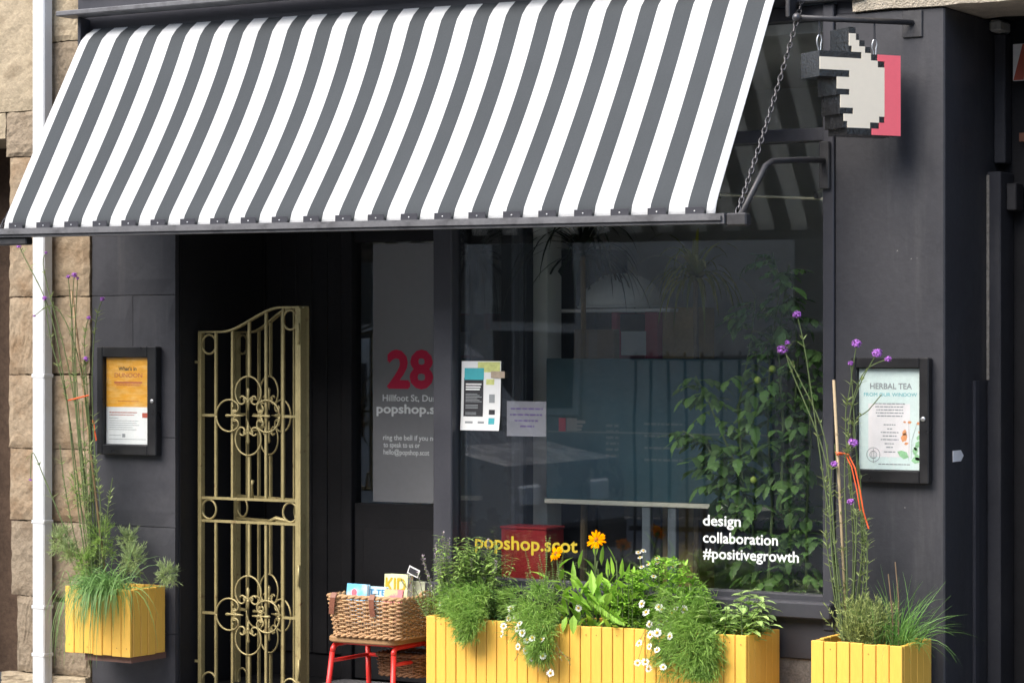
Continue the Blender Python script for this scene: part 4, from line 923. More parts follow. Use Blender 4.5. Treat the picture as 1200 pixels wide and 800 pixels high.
for a, b, c, d in ((0,.055,-.03,.03), (.055,.10,.005,.02), (.055,.085,-.012,.0), (.055,.08,-.028,-.016)): m.box(hx_+a, hx_+b, YB-.0015, YB-.0003, z+c, z+d)
m.build('printed_hand', mat('dim_hand_print', (.2,.2,.2), .6, .1), t)
M['dim'] = mat('dim_grey_print', (.11,.14,.15), .6, .1, 5, 50, 0)
lines(t, M['dim'], [(px(710,YB), px(725,YB), pz(v,718,YB), .012) for v in (500,507,514,521,528,535)] + [(px(755,YB), px(800,YB), pz(v,770,YB), .010) for v in (498,512,526,540)], YB-.0006)
MB().box(px(640,YB)+.01, x1-.01, YB-.001, YB-.0002, pz(508,740,YB), pz(506,740,YB)).build('pale_line', M['dim'], t)
# red box on the ledge
YR = .30
rb = MB().box(px(587,YR), px(640,YR), YR, YR+.16, zs-.168, pz(620,615,YR), .004).build('red_box', mat('red_box_paint', (.30,.012,.016), .5, .1, 4, 30, .05), None); tag(rb, 'red box standing on the window ledge behind the yellow lettering', 'box')
rim = MB().box(px(587,YR)-.004, px(640,YR)+.004, YR-.004, YR+.164, pz(620,615,YR), pz(620,615,YR)+.012, .003).build('lid', mat('red_lid_paint', (.26,.012,.016), .5, .1), rb)
# grey column, black cabinet, red panels, shelf
YC = .78
t = MB().box(px(602,YC), px(641,YC), YC, YC+.14, .3, IZ, .005).build('column', mat('column_paint', (.68,.67,.64), .8, .05, 2, 20, .05), None); tag(t, 'pale grey square column inside the shop left of the palm', 'column')
MB().box(px(602,YC)-.01, px(641,YC)+.01, YC-.01, YC+.15, .3, .45, .005).build('base_block', M['plaster'], t)
YK = 1.0
t = thing('shelf_unit', 'dark shelf unit with red ends and brown boxes inside the shop', 'shelf', (px(710,YK), YK, .3))
MB().box(px(650,YK), px(700,YK), YK-.02, YK+.3, .3, pz(292,675,YK), .004).build('cabinet', M['ink'], t)
red_i = mat('dusky_red_panel', (.42,.05,.08), .6, .1)
for u0, u1, v0, v1 in ((629,650,360,440), (720,727,362,440), (759,774,362,440)): MB().box(px(u0,YK), px(u1,YK)-.002, YK-.03, YK+.25, pz(v1,u0,YK), pz(v0,u0,YK), .003).build('red_panel', red_i, t)
MB().box(px(652,YK), px(795,YK), YK-.08, YK+.26, pz(366,720,YK), pz(362,720,YK), .003).build('shelf_board', M['plaster'], t)
MB().box(px(729,YK), px(758,YK), YK-.02, YK+.2, pz(388,740,YK), pz(368,740,YK), .003).build('drawer', M['ink'], t)
MB().box(px(701,YK), px(774,YK), YK+.0, YK+.24, .3, pz(440,740,YK)).build('base_cabinet', M['ink'], t)
t = MB().box(px(672,.9), px(719,.9), .9, .96, pz(422,690,.9), pz(386,690,.9), .004).build('cardboard_box', mat('brown_card', (.22,.15,.09), .8, .1), None); tag(t, 'brown cardboard box under the interior shelf', 'box')
MB().box(px(690,.9), px(700,.9), .899, .8995, pz(422,690,.9), pz(386,690,.9)).build('tape', mat('brown_parcel_tape', (.2,.15,.1), .4, .1), t)
t = MB().box(px(728,.94), px(757,.94), .94, .941, pz(416,740,.94), pz(388,740,.94)).build('paper_sheet', mat('grey_white_sheet', (.5,.5,.5), .7, .05), None); tag(t, 'small white paper sheet hanging below the interior shelf', 'paper')
t = MB().box(px(776,1.), px(815,1.), 1., 1.2, .3, pz(360,790,1.), .004).build('plywood_panel', mat('ochre_ply', (.42,.29,.12), .6, .2), None); tag(t, 'ochre plywood panel at the end of the interior shelf', 'panel')
# pale dome on the shelf
c = pt(727, 361, 1.12); rx = (px(772,1.12)-px(684,1.12))/2
m = MB(); m.lathe(c, [(rx, .0), (rx*.985, .04), (rx*.90, .085), (rx*.74, .122), (rx*.5, .150), (rx*.22, .163), (.012, .166)], 28); t = m.build('lamp_shade', mat('pale_felt', (.66,.66,.63), .9, .12, 9, 60, .2), None, smooth=True); tag(t, 'pale grey domed shade resting on the interior shelf', 'lamp shade')
MB().ring(c+Vector((0,0,.004)), rx, .006, 'z', 28).build('rim', M['plaster'], t)
c = pt(756, 287, 2.2); t = MB().ball(c, .042, 16, 10).build('globe_lamp', mat('opal_globe', (.8,.8,.78), .4, .05), None, smooth=True); tag(t, 'small pale globe lamp hanging inside above the shelf', 'lamp')
MB().tube([c+Vector((0,0,.04)), (c.x, c.y, IZ)], .003, 6).build('cord', M['ink'], t)
# curtain rail behind the glass at the right
t = MB().tube([(px(835,.12), .12, pz(228,835,.12)), (XW0-.005, .12, pz(234,968,.12))], .0055, 8).build('curtain_wire', mat('cream_wire', (.55,.5,.36), .5, .1), None); tag(t, 'thin cream curtain rod behind the upper right glass', 'rod')
for u in (842, 960): MB().box(px(u,.12)-.008, px(u,.12)+.008, .087, .128, pz(231,u,.12)-.008, pz(231,u,.12)+.02).build('bracket', M['iron'], t)
# ================================================================== PLANTS
UP = Vector((0,0,1))
M['g_mid'] = leafmat('leaf_green', (0.162,0.346,0.076)); M['g_dark'] = leafmat('leaf_dark_green', (.11,.24,.08)); M['g_lime'] = leafmat('leaf_bright_green', (0.281,0.54,0.086))
M['g_feather'] = leafmat('feathery_green', (.24,.43,.11)); M['g_grey'] = leafmat('grey_green', (.26,.36,.17)); M['g_sage'] = leafmat('sage_green', (.36,.56,.22)); M['g_grass'] = leafmat('grass_green', (0.151,0.335,0.097))
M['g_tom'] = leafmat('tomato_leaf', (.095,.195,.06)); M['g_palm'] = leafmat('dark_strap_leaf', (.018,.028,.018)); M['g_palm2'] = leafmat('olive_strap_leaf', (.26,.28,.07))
M['g_mint'] = leafmat('mint_leaf', (.26,.43,.14)); M['stem'] = mat('green_stem', (.10,.14,.05), .6, .2); M['stemb'] = mat('brown_stem', (.17,.12,.07), .7, .2); M['cane'] = mat('bamboo_cane', (.42,.33,.20), .55, .15, 10, 60, .1)
M['petw'] = leafmat('white_petal', (.78,.79,.76), .1, .2, (1,1,1)); M['peto'] = leafmat('orange_petal', (.80,.25,.0005), .2, .05, (1,1.2,1), 0); M['disc'] = mat('flower_disc', (.60,.38,.03), .8, .2); M['disco'] = mat('orange_disc', (.45,.14,.01), .8, .2)
M['verb'] = leafmat('purple_floret', (.42,.17,.62), .35, .2, (1.2,1.0,1.0)); M['lav'] = leafmat('grey_lavender_floret', (.46,.38,.44), .4, .15, (1,1,1)); M['twine'] = mat('orange_twine', (.78,.12,.03), .7, .1)
def rv(rn, s=1): return Vector((rn.uniform(-1,1), rn.uniform(-1,1), rn.uniform(-1,1)))*s
def leaf(m, p, d, L_, W_, curl=.3, fold=.25, rn=random):
    d = d.normalized(); s = d.cross(UP)
    s = s.normalized() if s.length > .05 else d.orthogonal().normalized()
    n = s.cross(d).normalized()
    c = []; 
    for t in (0, .3, .66, 1): c.append(p + d*(L_*t) - n*(curl*L_*t*t))
    e = [(.3, .5), (.66, .42)]
    V = c + [c[1]+s*W_*.5+n*fold*W_*.5, c[2]+s*W_*.4+n*fold*W_*.4, c[1]-s*W_*.5+n*fold*W_*.5, c[2]-s*W_*.4+n*fold*W_*.4]
    m.add(V, [(0,4,1),(1,4,5,2),(2,5,3),(0,1,6),(1,2,7,6),(2,3,7)])
def blade(m, p, d, L_, W_, droop, rn=random, n=5, side=None):
    d = d.normalized(); s = side or d.cross(rv(rn)).normalized(); V = []; q = p.copy(); dd = d.copy()
    for i in range(n+1):
        t = i/n; w_ = W_*(1-t**2.2)*.5 + .0002
        V += [q+s*w_, q-s*w_]; q = q + dd*(L_/n); dd = (dd - UP*droop/n*(1+t)).normalized()
    m.add(V, [(2*i, 2*i+1, 2*i+3, 2*i+2) for i in range(n)])
    return q
def stem_pts(p, d, L_, rn, wob=.12, droop=0.0, n=6):
    pts = [p.copy()]; q = p.copy(); dd = d.normalized()
    for i in range(n):
        q = q + dd*(L_/n); dd = (dd + rv(rn, wob/n*2) - UP*droop/n).normalized(); pts.append(q.copy())
    return pts
def along_pts(pts, t):
    k = t*(len(pts)-1); i = min(int(k), len(pts)-2); return pts[i].lerp(pts[i+1], k-i), (pts[i+1]-pts[i]).normalized()
class Sep:                                  # a collector whose pieces each become an object of their own
    def __init__(s): s.parts = []
    def new(s): m = MB(); s.parts.append(m); return m
    def build(s, name, mt, parent, smooth=False):
        for m in s.parts: m.build(name, mt, parent, smooth)
def flower(parent, name, p, n, r, rn, k, dr, mats, rings=((1, 1),), w_=.24):
    m = MB()
    for fr_, kk in rings: petals(m, p + n.normalized()*r*.1*(1-fr_)*3, n, r*fr_, rn, int(k*kk), dr, w_)
    m.cur = 1; m.ball(p + n.normalized()*r*.05, r*dr, 8, 5); return m.build(name, mats, parent)
def petals(pet, p, n, r, rn, k, dr, wf):
    n = n.normalized(); a = n.orthogonal().normalized(); b = n.cross(a); ph = rn.uniform(0, 6)
    for i in range(k):
        q = ph + 2*math.pi*i/k + rn.uniform(-.1,.1); d = a*math.cos(q)+b*math.sin(q); s = n.cross(d); rr = r*rn.uniform(.85,1.1); w_ = r*wf
        o = p + d*r*dr*.6; up = n*r*rn.uniform(-.08,.10)
        pet.add([o, o+d*rr*.4+s*w_*.6+up*.4, o+d*rr*.62+s*w_*.5+up*.7, o+d*rr*.74+up, o+d*rr*.62-s*w_*.5+up*.7, o+d*rr*.4-s*w_*.6+up*.4], [(0,1,2,3,4,5)])
def plant(name, label, cat, loc, group=None): return thing(name, label, cat, loc, group)
Yc = -.19; ZS = .50
def cpos(u, dy=0): return Vector((px(u, Yc+dy), Yc+dy, ZS))
GRP = 'herbs in the long yellow planter'
# ---- shrubby leafy herbs: stems with whorls of leaves
def leafy(name, label, cat, base, stems, Lr, leafL, leafW, dens, mt, rn, spread=.35, curl=.3, lift=.5, group=None, tips=None, r=.0018, start=.15, rad=.03, taper=.5, lean=Vector((0,0,0)), jit=.35, sep=None):
    t = plant(name, label, cat, base, group); ms, ml = MB(), MB(); tipl = []
    for i in range(stems):
        o = base + Vector((rn.uniform(-1,1)*rad, rn.uniform(-1,1)*min(rad,.11), -.01)); d = Vector((rn.gauss(0,spread), rn.gauss(0,spread), 1)) + lean
        L_ = rn.uniform(*Lr); pts = stem_pts(o, d, L_, rn, .25); ms.tube(pts, [r*(1.3-.8*k/6) for k in range(7)], 5)
        n = max(2, int(L_*dens)); tipl.append(pts)
        for k in range(n):
            tt = start + (1-start)*(k+.5)/n; p, dd = along_pts(pts, tt); q = rn.uniform(0, 6.3)
            for sgn in (0, math.pi):
                a = q+sgn; out = Vector((math.cos(a), math.sin(a), 0)); s = (1-taper*tt)*rn.uniform(.7,1.15)
                leaf(sep.new() if sep else ml, p, out + dd*lift + rv(rn, jit), leafL*s, leafW*s, curl, .25)
    ms.build('stems', M['stem'], t, kind='stuff')
    if sep: sep.build('leaf', mt, t)
    else: ml.build('leaves', mt, t, kind='stuff')
    return t, tipl
rn = random.Random(21)
# 1 lavender / hyssop with grey spikes on the far left
def spikes(t, pts_list, mt, n, L_, rn, w_=.007, name='flower_spikes'):
    m = MB()
    for pts in pts_list:
        for k in range(n):
            tt = 1 - L_*(k/n); p, d = along_pts(pts, tt)
            for j in range(3): leaf(m, p+rv(rn,.004), rv(rn)+d*.8, rn.uniform(.5,1.1)*w_*1.3, w_*.6, .1, .2)
    return m.build(name, mt, t, kind='stuff')
t, tp = leafy('lavender_plant', 'grey-purple lavender spikes at the left end of the long planter', 'plant', cpos(519,.02), 8, (.28,.42), .030, .006, 60, M['g_sage'], rn, .16, .3, .9, GRP, start=.1, taper=.4, rad=.03, lean=Vector((-.12,0,0)))
spikes(t, tp, M['lav'], 26, .36, rn, .010)
t, tp = leafy('lavender_plant', 'small lavender sprig leaning over the basket edge', 'plant', cpos(506,-.06), 7, (.14,.26), .032, .007, 60, M['g_sage'], rn, .25, .3, .9, GRP, lean=Vector((-.22,0,0)), rad=.02)
spikes(t, tp, M['lav'], 12, .4, rn)
# 2 lance-leaved mint clumps
leafy('mint_plant', 'tall leafy mint clump with narrow leaves near the corner post', 'plant', cpos(541,.0), 26, (.24,.41), .062, .022, 60, M['g_mint'], rn, .15, .5, .45, GRP, rad=.05)
t, tp = leafy('mint_plant', 'leafy mint clump with browning flower tips left of the red box', 'plant', cpos(572,.03), 26, (.26,.42), .060, .022, 60, M['g_mint'], rn, .13, .5, .45, GRP, rad=.05)
spikes(t, tp[:3], M['lav'], 14, .16, rn, .010)
M['dry'] = leafmat('dry_tan_leaf', (0.648,0.41,0.173))
# 3 oregano with small dark leaves
leafy('oregano_plant', 'low dark oregano mound with tiny leaves before the red box', 'plant', cpos(608,.02), 46, (.10,.22), .020, .012, 90, M['g_dark'], rn, .36, .4, .3, GRP, rad=.10, taper=.3)
leafy('thyme_plant', 'upright sprigs of thyme rising past the yellow lettering', 'plant', cpos(643,.05), 16, (.24,.42), .017, .010, 85, M['g_sage'], rn, .13, .3, .4, GRP, rad=.05, taper=.5)
leafy('oregano_plant', 'pale green oregano sprigs between red box and first marigold', 'plant', cpos(630,.0), 18, (.14,.30), .020, .012, 75, M['g_sage'], rn, .22, .3, .4, GRP, rad=.05)
# 4 marigold (two orange heads, large lance leaves)
t = plant('marigold_plant', 'broad-leaved marigold plant with two orange flowers', 'plant', cpos(695), GRP); ms, ml = MB(), Sep()
heads = [(699, 632, -.22), (652, 648, -.24)]
for u, v, Y in heads:
    p = pt(u, v, Y); b = cpos(u+(0 if u > 680 else 18)); pts = [b.lerp(p, k/6) + Vector((math.sin(k)*.006, 0, 0)) for k in range(7)]; pts[-1] = p
    ms.tube(pts, [.004]*6+[.0028], 6)
    fd = Vector((.15 if u > 680 else -.35, -.85, .5)).normalized()
    flower(t, 'flower_head', p, fd, .053 if u > 680 else .046, rn, 15, .17, [M['peto'], M['disco']], ((1, 1), (.78, .8)), .17)
    ms.lathe(p - UP*.016, [(.003,0),(.009,.006),(.011,.013),(.006,.016)], 8)
    for tt in (.35, .5, .65, .8):
        q, dd = along_pts(pts, tt); leaf(ml.new(), q, Vector((rn.uniform(-1,1), rn.uniform(-.8,.3), .9)), rn.uniform(.07,.11), .022, .3)
for i in range(105):
    u = rn.gauss(703, 22); b = cpos(u, rn.uniform(-.12,.06)); h = rn.uniform(.02,.21); d = Vector((rn.gauss(0,.55), rn.gauss(-.2,.5), rn.uniform(.5,1.3)))
    leaf(ml.new(), b+UP*h, d, rn.uniform(.07,.14), rn.uniform(.024,.036), rn.uniform(.15,.5), .3)
for i in range(14):
    u = rn.gauss(706, 16); b = cpos(u, rn.uniform(-.08,.08)); ms.tube(stem_pts(b-UP*.02, Vector((rn.gauss(0,.1),rn.gauss(0,.1),1)), rn.uniform(.18,.34), rn), .0032, 5)
for i in range(7):
    b = cpos(rn.gauss(712,14), -.02)+UP*rn.uniform(.22,.30); leaf(ml.new(), b, Vector((rn.gauss(0,.2),-.1,1)), .09, .02, .1)
leaf(ml.new(), pt(650, 690, -.24), Vector((-1,-.3,-.12)), .11, .03, .25); leaf(ml.new(), pt(682, 683, -.22), Vector((-.8,-.2,.8)), .12, .03, .3)
leaf(ml.new(), pt(672, 720, -.36), Vector((.15,-.3,-1)), .085, .035, .1); leaf(ml.new(), pt(664, 722, -.34), Vector((-.1,-.4,-.9)), .07, .034, .1)
ms.build('stems', M['stem'], t, kind='stuff'); ml.build('leaf', M['g_lime'], t)
# frond leaf hanging by the front edge
t = plant('yarrow_frond', 'ferny light green yarrow leaf lying on the planter front edge', 'plant', pt(712, 715, -.28), GRP); ml = MB(); a, b = pt(690,700,-.25), pt(733,731,-.362)
for k in range(40):
    p = a.lerp(b, k/40); L_ = .030*math.sin(.5+2.5*k/40)+.006
    for s in (1,-1):
        for j in range(2): leaf(ml, p, (b-a).normalized()*.6 + Vector((.5*s*.2, -.2, .9*s)) + rv(rn,.25), L_, .005, .1)
ml.build('leaflets', M['g_lime'], t, kind='stuff')
# 5 parsley / feverfew mass
def lobed(m, p, d, s, rn):
    for k in range(5):
        a = (k-2)*.62; side = d.cross(UP); side = side.normalized() if side.length > .05 else Vector((1,0,0))
        dd = d*math.cos(a)+side*math.sin(a); leaf(m, p+dd*s*.15, dd+rv(rn,.15), s*(.95-.12*abs(k-2)), s*.40, .3, .2)
def herbmass(name, label, u, nu, du, zr, s, mt, flowers=None, dy=0, dyr=.1, nst=30):
    t = plant(name, label, 'plant', cpos(u), GRP); ml, ms = MB(), MB()
    for i in range(nu):
        uu = rn.uniform(-1,1); h = (1-uu*uu*.75)*rn.uniform(*zr); b = cpos(u+uu*du, dy+rn.uniform(-dyr,dyr))
        p = b+UP*h; d = Vector((rn.gauss(uu*.6,.5), rn.gauss(-.35,.5), rn.uniform(.1,.9))).normalized(); lobed(ml, p, d, s*rn.uniform(.7,1.2), rn)
        if i < nst: ms.tube([b-UP*.02, p], .0016, 4)
    for (fu, fv, fY) in flowers or []:
        p = pt(fu, fv, fY); ms.tube([cpos(u+(fu-u)*.5), p], .0012, 4); flower(t, 'daisy_flower', p, Vector((rn.gauss(0,.3), -.45, .9)), .014, rn, 10, .36, [M['petw'], M['disc']])
    ms.build('stems', M['stem'], t, kind='stuff'); ml.build('leaves', mt, t, kind='stuff')
herbmass('feverfew_plant', 'bright green feverfew mass topped with small white daisies', 782, 900, 62, (.03,.33), .030, M['g_lime'], [(748,647,-.15),(754,645,-.17),(750,653,-.2),(770,654,-.15),(771,659,-.18),(752,664,-.22),(794,660,-.15),(789,664,-.2),(760,661,-.2),(766,675,-.25)], .03)
herbmass('parsley_plant', 'fresh green parsley between marigold and feverfew', 742, 260, 28, (.02,.27), .030, M['g_lime'], None, 0)
herbmass('parsley_plant', 'darker leafy herb low behind the daisies', 822, 260, 26, (.02,.20), .026, M['g_mid'], None, .04)
# 6 sage, broad pale leaves
leafy('sage_plant', 'broad pale sage at the right end of the long planter', 'plant', cpos(868,-.03), 27, (.10,.25), .075, .036, 32, M['g_sage'], rn, .38, .35, .35, GRP, rad=.09, taper=.25, r=.0026, sep=Sep())
leafy('sage_plant', 'small shoots of young mint beside the pale sage', 'plant', cpos(842,.03), 9, (.10,.2), .032, .018, 45, M['g_mid'], rn, .25, .35, .4, GRP, rad=.05)
# 7 chamomile mats: fine threads bulging over the front edge, with daisies
def chamomile(label, u0, u1, vtop, vbot, n, flowers, ucen=None, base=-.24, out=-.385, thread=(.022,.055), shrink=.45):
    uc = (u0+u1)/2; t = plant('chamomile_plant', label, 'plant', cpos(uc), GRP); ml, ms = MB(), MB(); uc2 = ucen or uc
    cl = []
    for i in range(34):                            # clumps of fronds
        b_ = rn.random()**.75; a = rn.uniform(-1,1)*(1-(.3+.7*shrink)*b_**1.2); cl.append((a, b_, rn.uniform(.08,.34), rn.uniform(.7,1.4)))
    for i in range(n):
        ca, cb_, cr, cl_ = rn.choice(cl); a = max(-1.15, min(1.15, ca+rn.gauss(0,cr)))*(1-shrink*cb_); b_ = max(0, min(1.08, cb_+rn.gauss(0,cr*.6)))
        u = uc + (uc2-uc)*b_ + a*(u1-u0)/2; v = vtop + (vbot-vtop)*b_ - 10*(1-a*a)*(1-b_)
        hump = math.sqrt(max(0, 1-min(1,a*a)))
        Y = base + (out-base)*min(1, b_*1.6)*hump - rn.uniform(-.01,.05)*hump
        if v > 722 + (u-499)*.062 - 3: Y = min(Y, -.350 - rn.uniform(0,.07)*hump)
        p = pt(u, v, Y); d = Vector((a*.7+rn.gauss(0,.5), rn.gauss(-.7,.4), rn.gauss(.55-1.0*b_,.5)))
        L_ = rn.uniform(*thread)*cl_
        for k in range(3): blade(ml, p, d+rv(rn,.6), L_*rn.uniform(.6,1.2), .0030, .6, rn, 2)
    for fu, fv in flowers:
        Yf = -.42 - rn.uniform(0,.03) if fv > 722 + (fu-499)*.062 else -.31; p = pt(fu, fv, Yf); bb_ = pt(uc+(fu-uc)*.6, min(fv-14, 722), -.30)
        ms.tube([bb_, bb_.lerp(p,.5)+Vector((0,-.02,.012)), p], .0012, 4)
        flower(t, 'daisy_flower', p, Vector((rn.gauss(-.1,.3), -.8, rn.uniform(.1,.7))), rn.uniform(.0165,.0215), rn, 12, .32, [M['petw'], M['disc']])
    ml.build('foliage', M['g_feather'], t, kind='stuff'); ms.build('stems', M['stem'], t, kind='stuff')
chamomile('feathery chamomile cushion spilling over the left end of the planter', 506, 585, 696, 744, 1700, [(524,701),(530,705),(517,706)], 546, shrink=.6)
chamomile('chamomile cushion with trailing daisies in the middle of the planter front', 592, 656, 698, 764, 1800, [(605,722),(609,730),(606,736),(590,733),(588,742),(618,749),(624,747),(635,749),(607,757),(624,771),(645,788),(678,712),(599,713),(596,724),(612,741),(630,757),(636,768),(616,762)], 632)
chamomile('large chamomile cushion with many daisies near the right of the planter', 764, 842, 700, 784, 3000, [(752,707),(772,711),(776,714),(757,717),(781,724),(788,718),(802,714),(761,731),(775,728),(762,743),(770,741),(785,745),(749,753),(761,757),(770,761),(747,776),(756,775),(760,783),(777,781),(820,735),(792,713)], 808, shrink=.12)
# trailing wisps under the middle daisies
t = plant('trailing_sprig', 'thin straggling stems hanging below the middle daisies', 'plant', pt(640,745,-.38), GRP); ms = MB(); ml = MB()
for a in range(9):
    p = pt(rn.uniform(612,650), rn.uniform(738,752), -.385); pts = stem_pts(p, Vector((rn.gauss(.5,.5), -.2, -.9)), rn.uniform(.08,.2), rn, .7, 0); ms.tube(pts, .0011, 4)
    for k in range(12): q, d = along_pts(pts, rn.random()); leaf(ml, q, rv(rn), .012, .006)
ms.build('stems', M['stemb'], t, kind='stuff'); ml.build('leaves', M['g_mid'], t, kind='stuff')
# low filler greens so that soil is hidden, dark leaves at the back
leafy('ground_ivy', 'low dark leaves filling the soil of the long planter', 'plant', cpos(690,.0), 150, (.05,.12), .022, .014, 70, M['g_dark'], rn, .5, .3, .3, GRP, rad=.66, taper=.2)

# ---- right planter
def cp(u, Y): return Vector((px(u, Y), Y, ZS-.005))
def verbena(label, stems, name='verbena_plant', group='verbena plants'):
    """stems: (base u, base Y, [(u, v) waypoints], Y at top, head radius)"""
    t = plant(name, label, 'plant', cp(stems[0][0], stems[0][1]), group); ms, ml = MB(), MB()
    for bu, bY, way, Yt, hr, nb in stems:
        pts = [cp(bu, bY)-UP*.02]; n = len(way)
        for i, (u, v) in enumerate(way): pts.append(pt(u, v, bY+(Yt-bY)*(i+1)/n))
        fine = []
        for i in range(len(pts)-1):
            p0 = pts[max(i-1,0)]; p1 = pts[i]; p2 = pts[i+1]; p3 = pts[min(i+2, len(pts)-1)]
            for k in range(5):
                s = k/5; fine.append(.5*((2*p1)+(p2-p0)*s+(2*p0-5*p1+4*p2-p3)*s*s+(3*p1-p0-3*p2+p3)*s*s*s))
        fine.append(pts[-1]); ms.tube(fine, [.0036-.0016*i/len(fine) for i in range(len(fine))], 5)
        for k in range(nb):
            q, d = along_pts(fine, rn.uniform(.05,.85)); a = rn.uniform(0,6.3)
            for s in (0, math.pi):
                o = Vector((math.cos(a+s), math.sin(a+s), 0)); leaf(ml, q, o+d*.9+rv(rn,.2), rn.uniform(.025,.055), rn.uniform(.006,.010), .2)
        if hr:
            hr *= 1.55; fl = MB()
            for k in range(int(150*(hr/.02)**1.2)):
                o = rv(rn); o = o.normalized()*rn.random()**.4*hr; o.z *= .75; p = pts[-1]+o; d = (o+UP*.012).normalized()
                a = d.orthogonal().normalized(); b = d.cross(a); s = .0042
                fl.add([p+a*s, p+b*s, p-a*s, p-b*s], [(0,1,2,3)])
            fl.build('flower_head', M['verb'], t)
    ms.build('stems', M['stem'], t, kind='stuff'); ml.build('leaves', M['g_grey'], t, kind='stuff'); return t
verbena('tall purple verbena tied to a cane in the right planter', [
 (992,-.20,[(986,690),(965,560),(945,420),(934,368)],-.26,.013,16), (990,-.22,[(975,650),(968,520),(935,440),(917,409)],-.24,.016,14), (990,-.22,[(980,660),(968,540),(924,425),(923,401)],-.24,.008,4),
 (994,-.18,[(1000,640),(991,500),(996,455),(1004,402)],-.2,.014,16), (995,-.18,[(1003,640),(994,510),(1006,455),(1028,413)],-.22,.015,14), (995,-.18,[(1003,640),(994,510),(1010,440),(1041,420)],-.22,.010,8),
 (994,-.2,[(992,640),(990,540),(1000,518)],-.24,.015,14), (993,-.2,[(975,640),(974,560),(978,543)],-.24,.010,12), (995,-.2,[(1002,660),(1004,590),(997,587)],-.26,.010,10), (1000,-.15,[(1010,650),(1008,560),(1000,500),(1018,480),(1033,462)],-.2,0,18),
 (990,-.2,[(975,680),(968,620),(970,520)],-.2,0,22), (996,-.2,[(990,670),(985,600),(978,520)],-.2,0,24), (1002,-.2,[(1012,680),(1012,620),(1005,560)],-.22,0,26), (998,-.2,[(1005,690),(1010,640),(1004,540),(997,425)],-.2,.008,12), (1000,-.2,[(1014,700),(1016,640),(1010,590)],-.22,0,24)])
cn = thing('bamboo_cane', 'pale bamboo cane standing in the right planter', 'cane', cp(994,-.2)); MB().tube([cp(994,-.2)-UP*.03, pt(977,445,-.2)], .0062, 8).build('cane_rod', M['cane'], cn, smooth=True)
for k in (.3,.55,.8): q = cp(994,-.2).lerp(pt(977,445,-.2), k); MB().tube([q-UP*.003, q+UP*.003], .0072, 8).build('node_ring', M['cane'], cn)
t = thing('garden_twine', 'orange twine knotted round the cane in the right planter', 'twine', pt(985,531,-.21)); pts = [pt(983,531,-.212), pt(994,532,-.215), pt(1002,548,-.22), pt(1008,575,-.22), pt(1012,600,-.22), pt(1018,619,-.22)]
MB().tube(pts, .0030, 6).build('twine_tail', M['twine'], t); MB().tube([p+Vector((-.012,-.006,.004)) for p in pts[:-1]], .0024, 6).build('twine_tail', M['twine'], t); MB().ring(pt(984,532,-.2), .012, .0032, 'z', 14).build('twine_loop', M['twine'], t)
# curry plant bush
t = plant('curry_plant', 'rounded grey-green curry bush in the right planter', 'plant', cp(1014,-.18)); ml, ms = MB(), MB()
for i in range(420):
    o = cp(1014,-.20)+Vector((rn.uniform(-.05,.05), rn.uniform(-.05,.05), 0)); d = Vector((rn.gauss(0,.26), rn.gauss(0,.26), 1)).normalized(); L_ = rn.uniform(.10,.235); pts = stem_pts(o, d, L_, rn, .2, 0, 4); ms.tube(pts, .001, 4)
    for k in range(20): q, dd = along_pts(pts, rn.uniform(.2,1)); blade(ml, q, dd*.9+rv(rn,.8), rn.uniform(.014,.028), .0034, .0, rn, 2)
ms.build('stems', M['stem'], t, kind='stuff'); ml.build('foliage', leafmat('curry_leaf', (.36,.46,.19)), t, kind='stuff')
def grass(label, base, n, Lr, spread, droop, mt, extra=None, lean=Vector((0,0,0)), w_=.0042, rad=.05):
    t = plant('grass_tuft', label, 'plant', base); m = MB()
    for i in range(n):
        o = base+Vector((rn.gauss(0,rad), rn.gauss(0,rad*.8), -.005)); d = Vector((rn.gauss(0,spread), rn.gauss(0,spread), 1))+lean
        blade(m, o, d, rn.uniform(*Lr), w_*rn.uniform(.6,1.1), rn.uniform(*droop), rn, 7)
    for p, d, L_, dr in extra or []: blade(m, p, d, L_, w_*.8, dr, rn, 8)
    m.build('blades', mt, t, kind='stuff'); return t
b = cp(1052,-.17)
grass('green grass tuft arching over the right planter side', b, 230, (.12,.34), .42, (.3,1.7), M['g_grass'], [(b, Vector((.7,-.1,.8)), .36, 1.2), (b, Vector((.8,.0,.6)), .40, .9), (b, Vector((.6,0,1)), .36, .2), (b, Vector((.8,-.2,.7)), .42, 1.9), (b, Vector((-.2,0,1)), .36, .1)], lean=Vector((.22,-.05,0)), rad=.035)
for k, (u0, v0, u1, v1) in enumerate(((1046,720,1041,672), (1053,700,1049,658))):
    t = MB().tube([cp(u0,-.2)-UP*.02, pt(u0,v0,-.2), pt(u1,v1,-.2)], [.003,.003,.0022], 6).build('dry_stick', M['stemb'], None); tag(t, ('shorter' if k == 0 else 'taller')+' dry brown stick poking out of the right planter grass', 'stick')
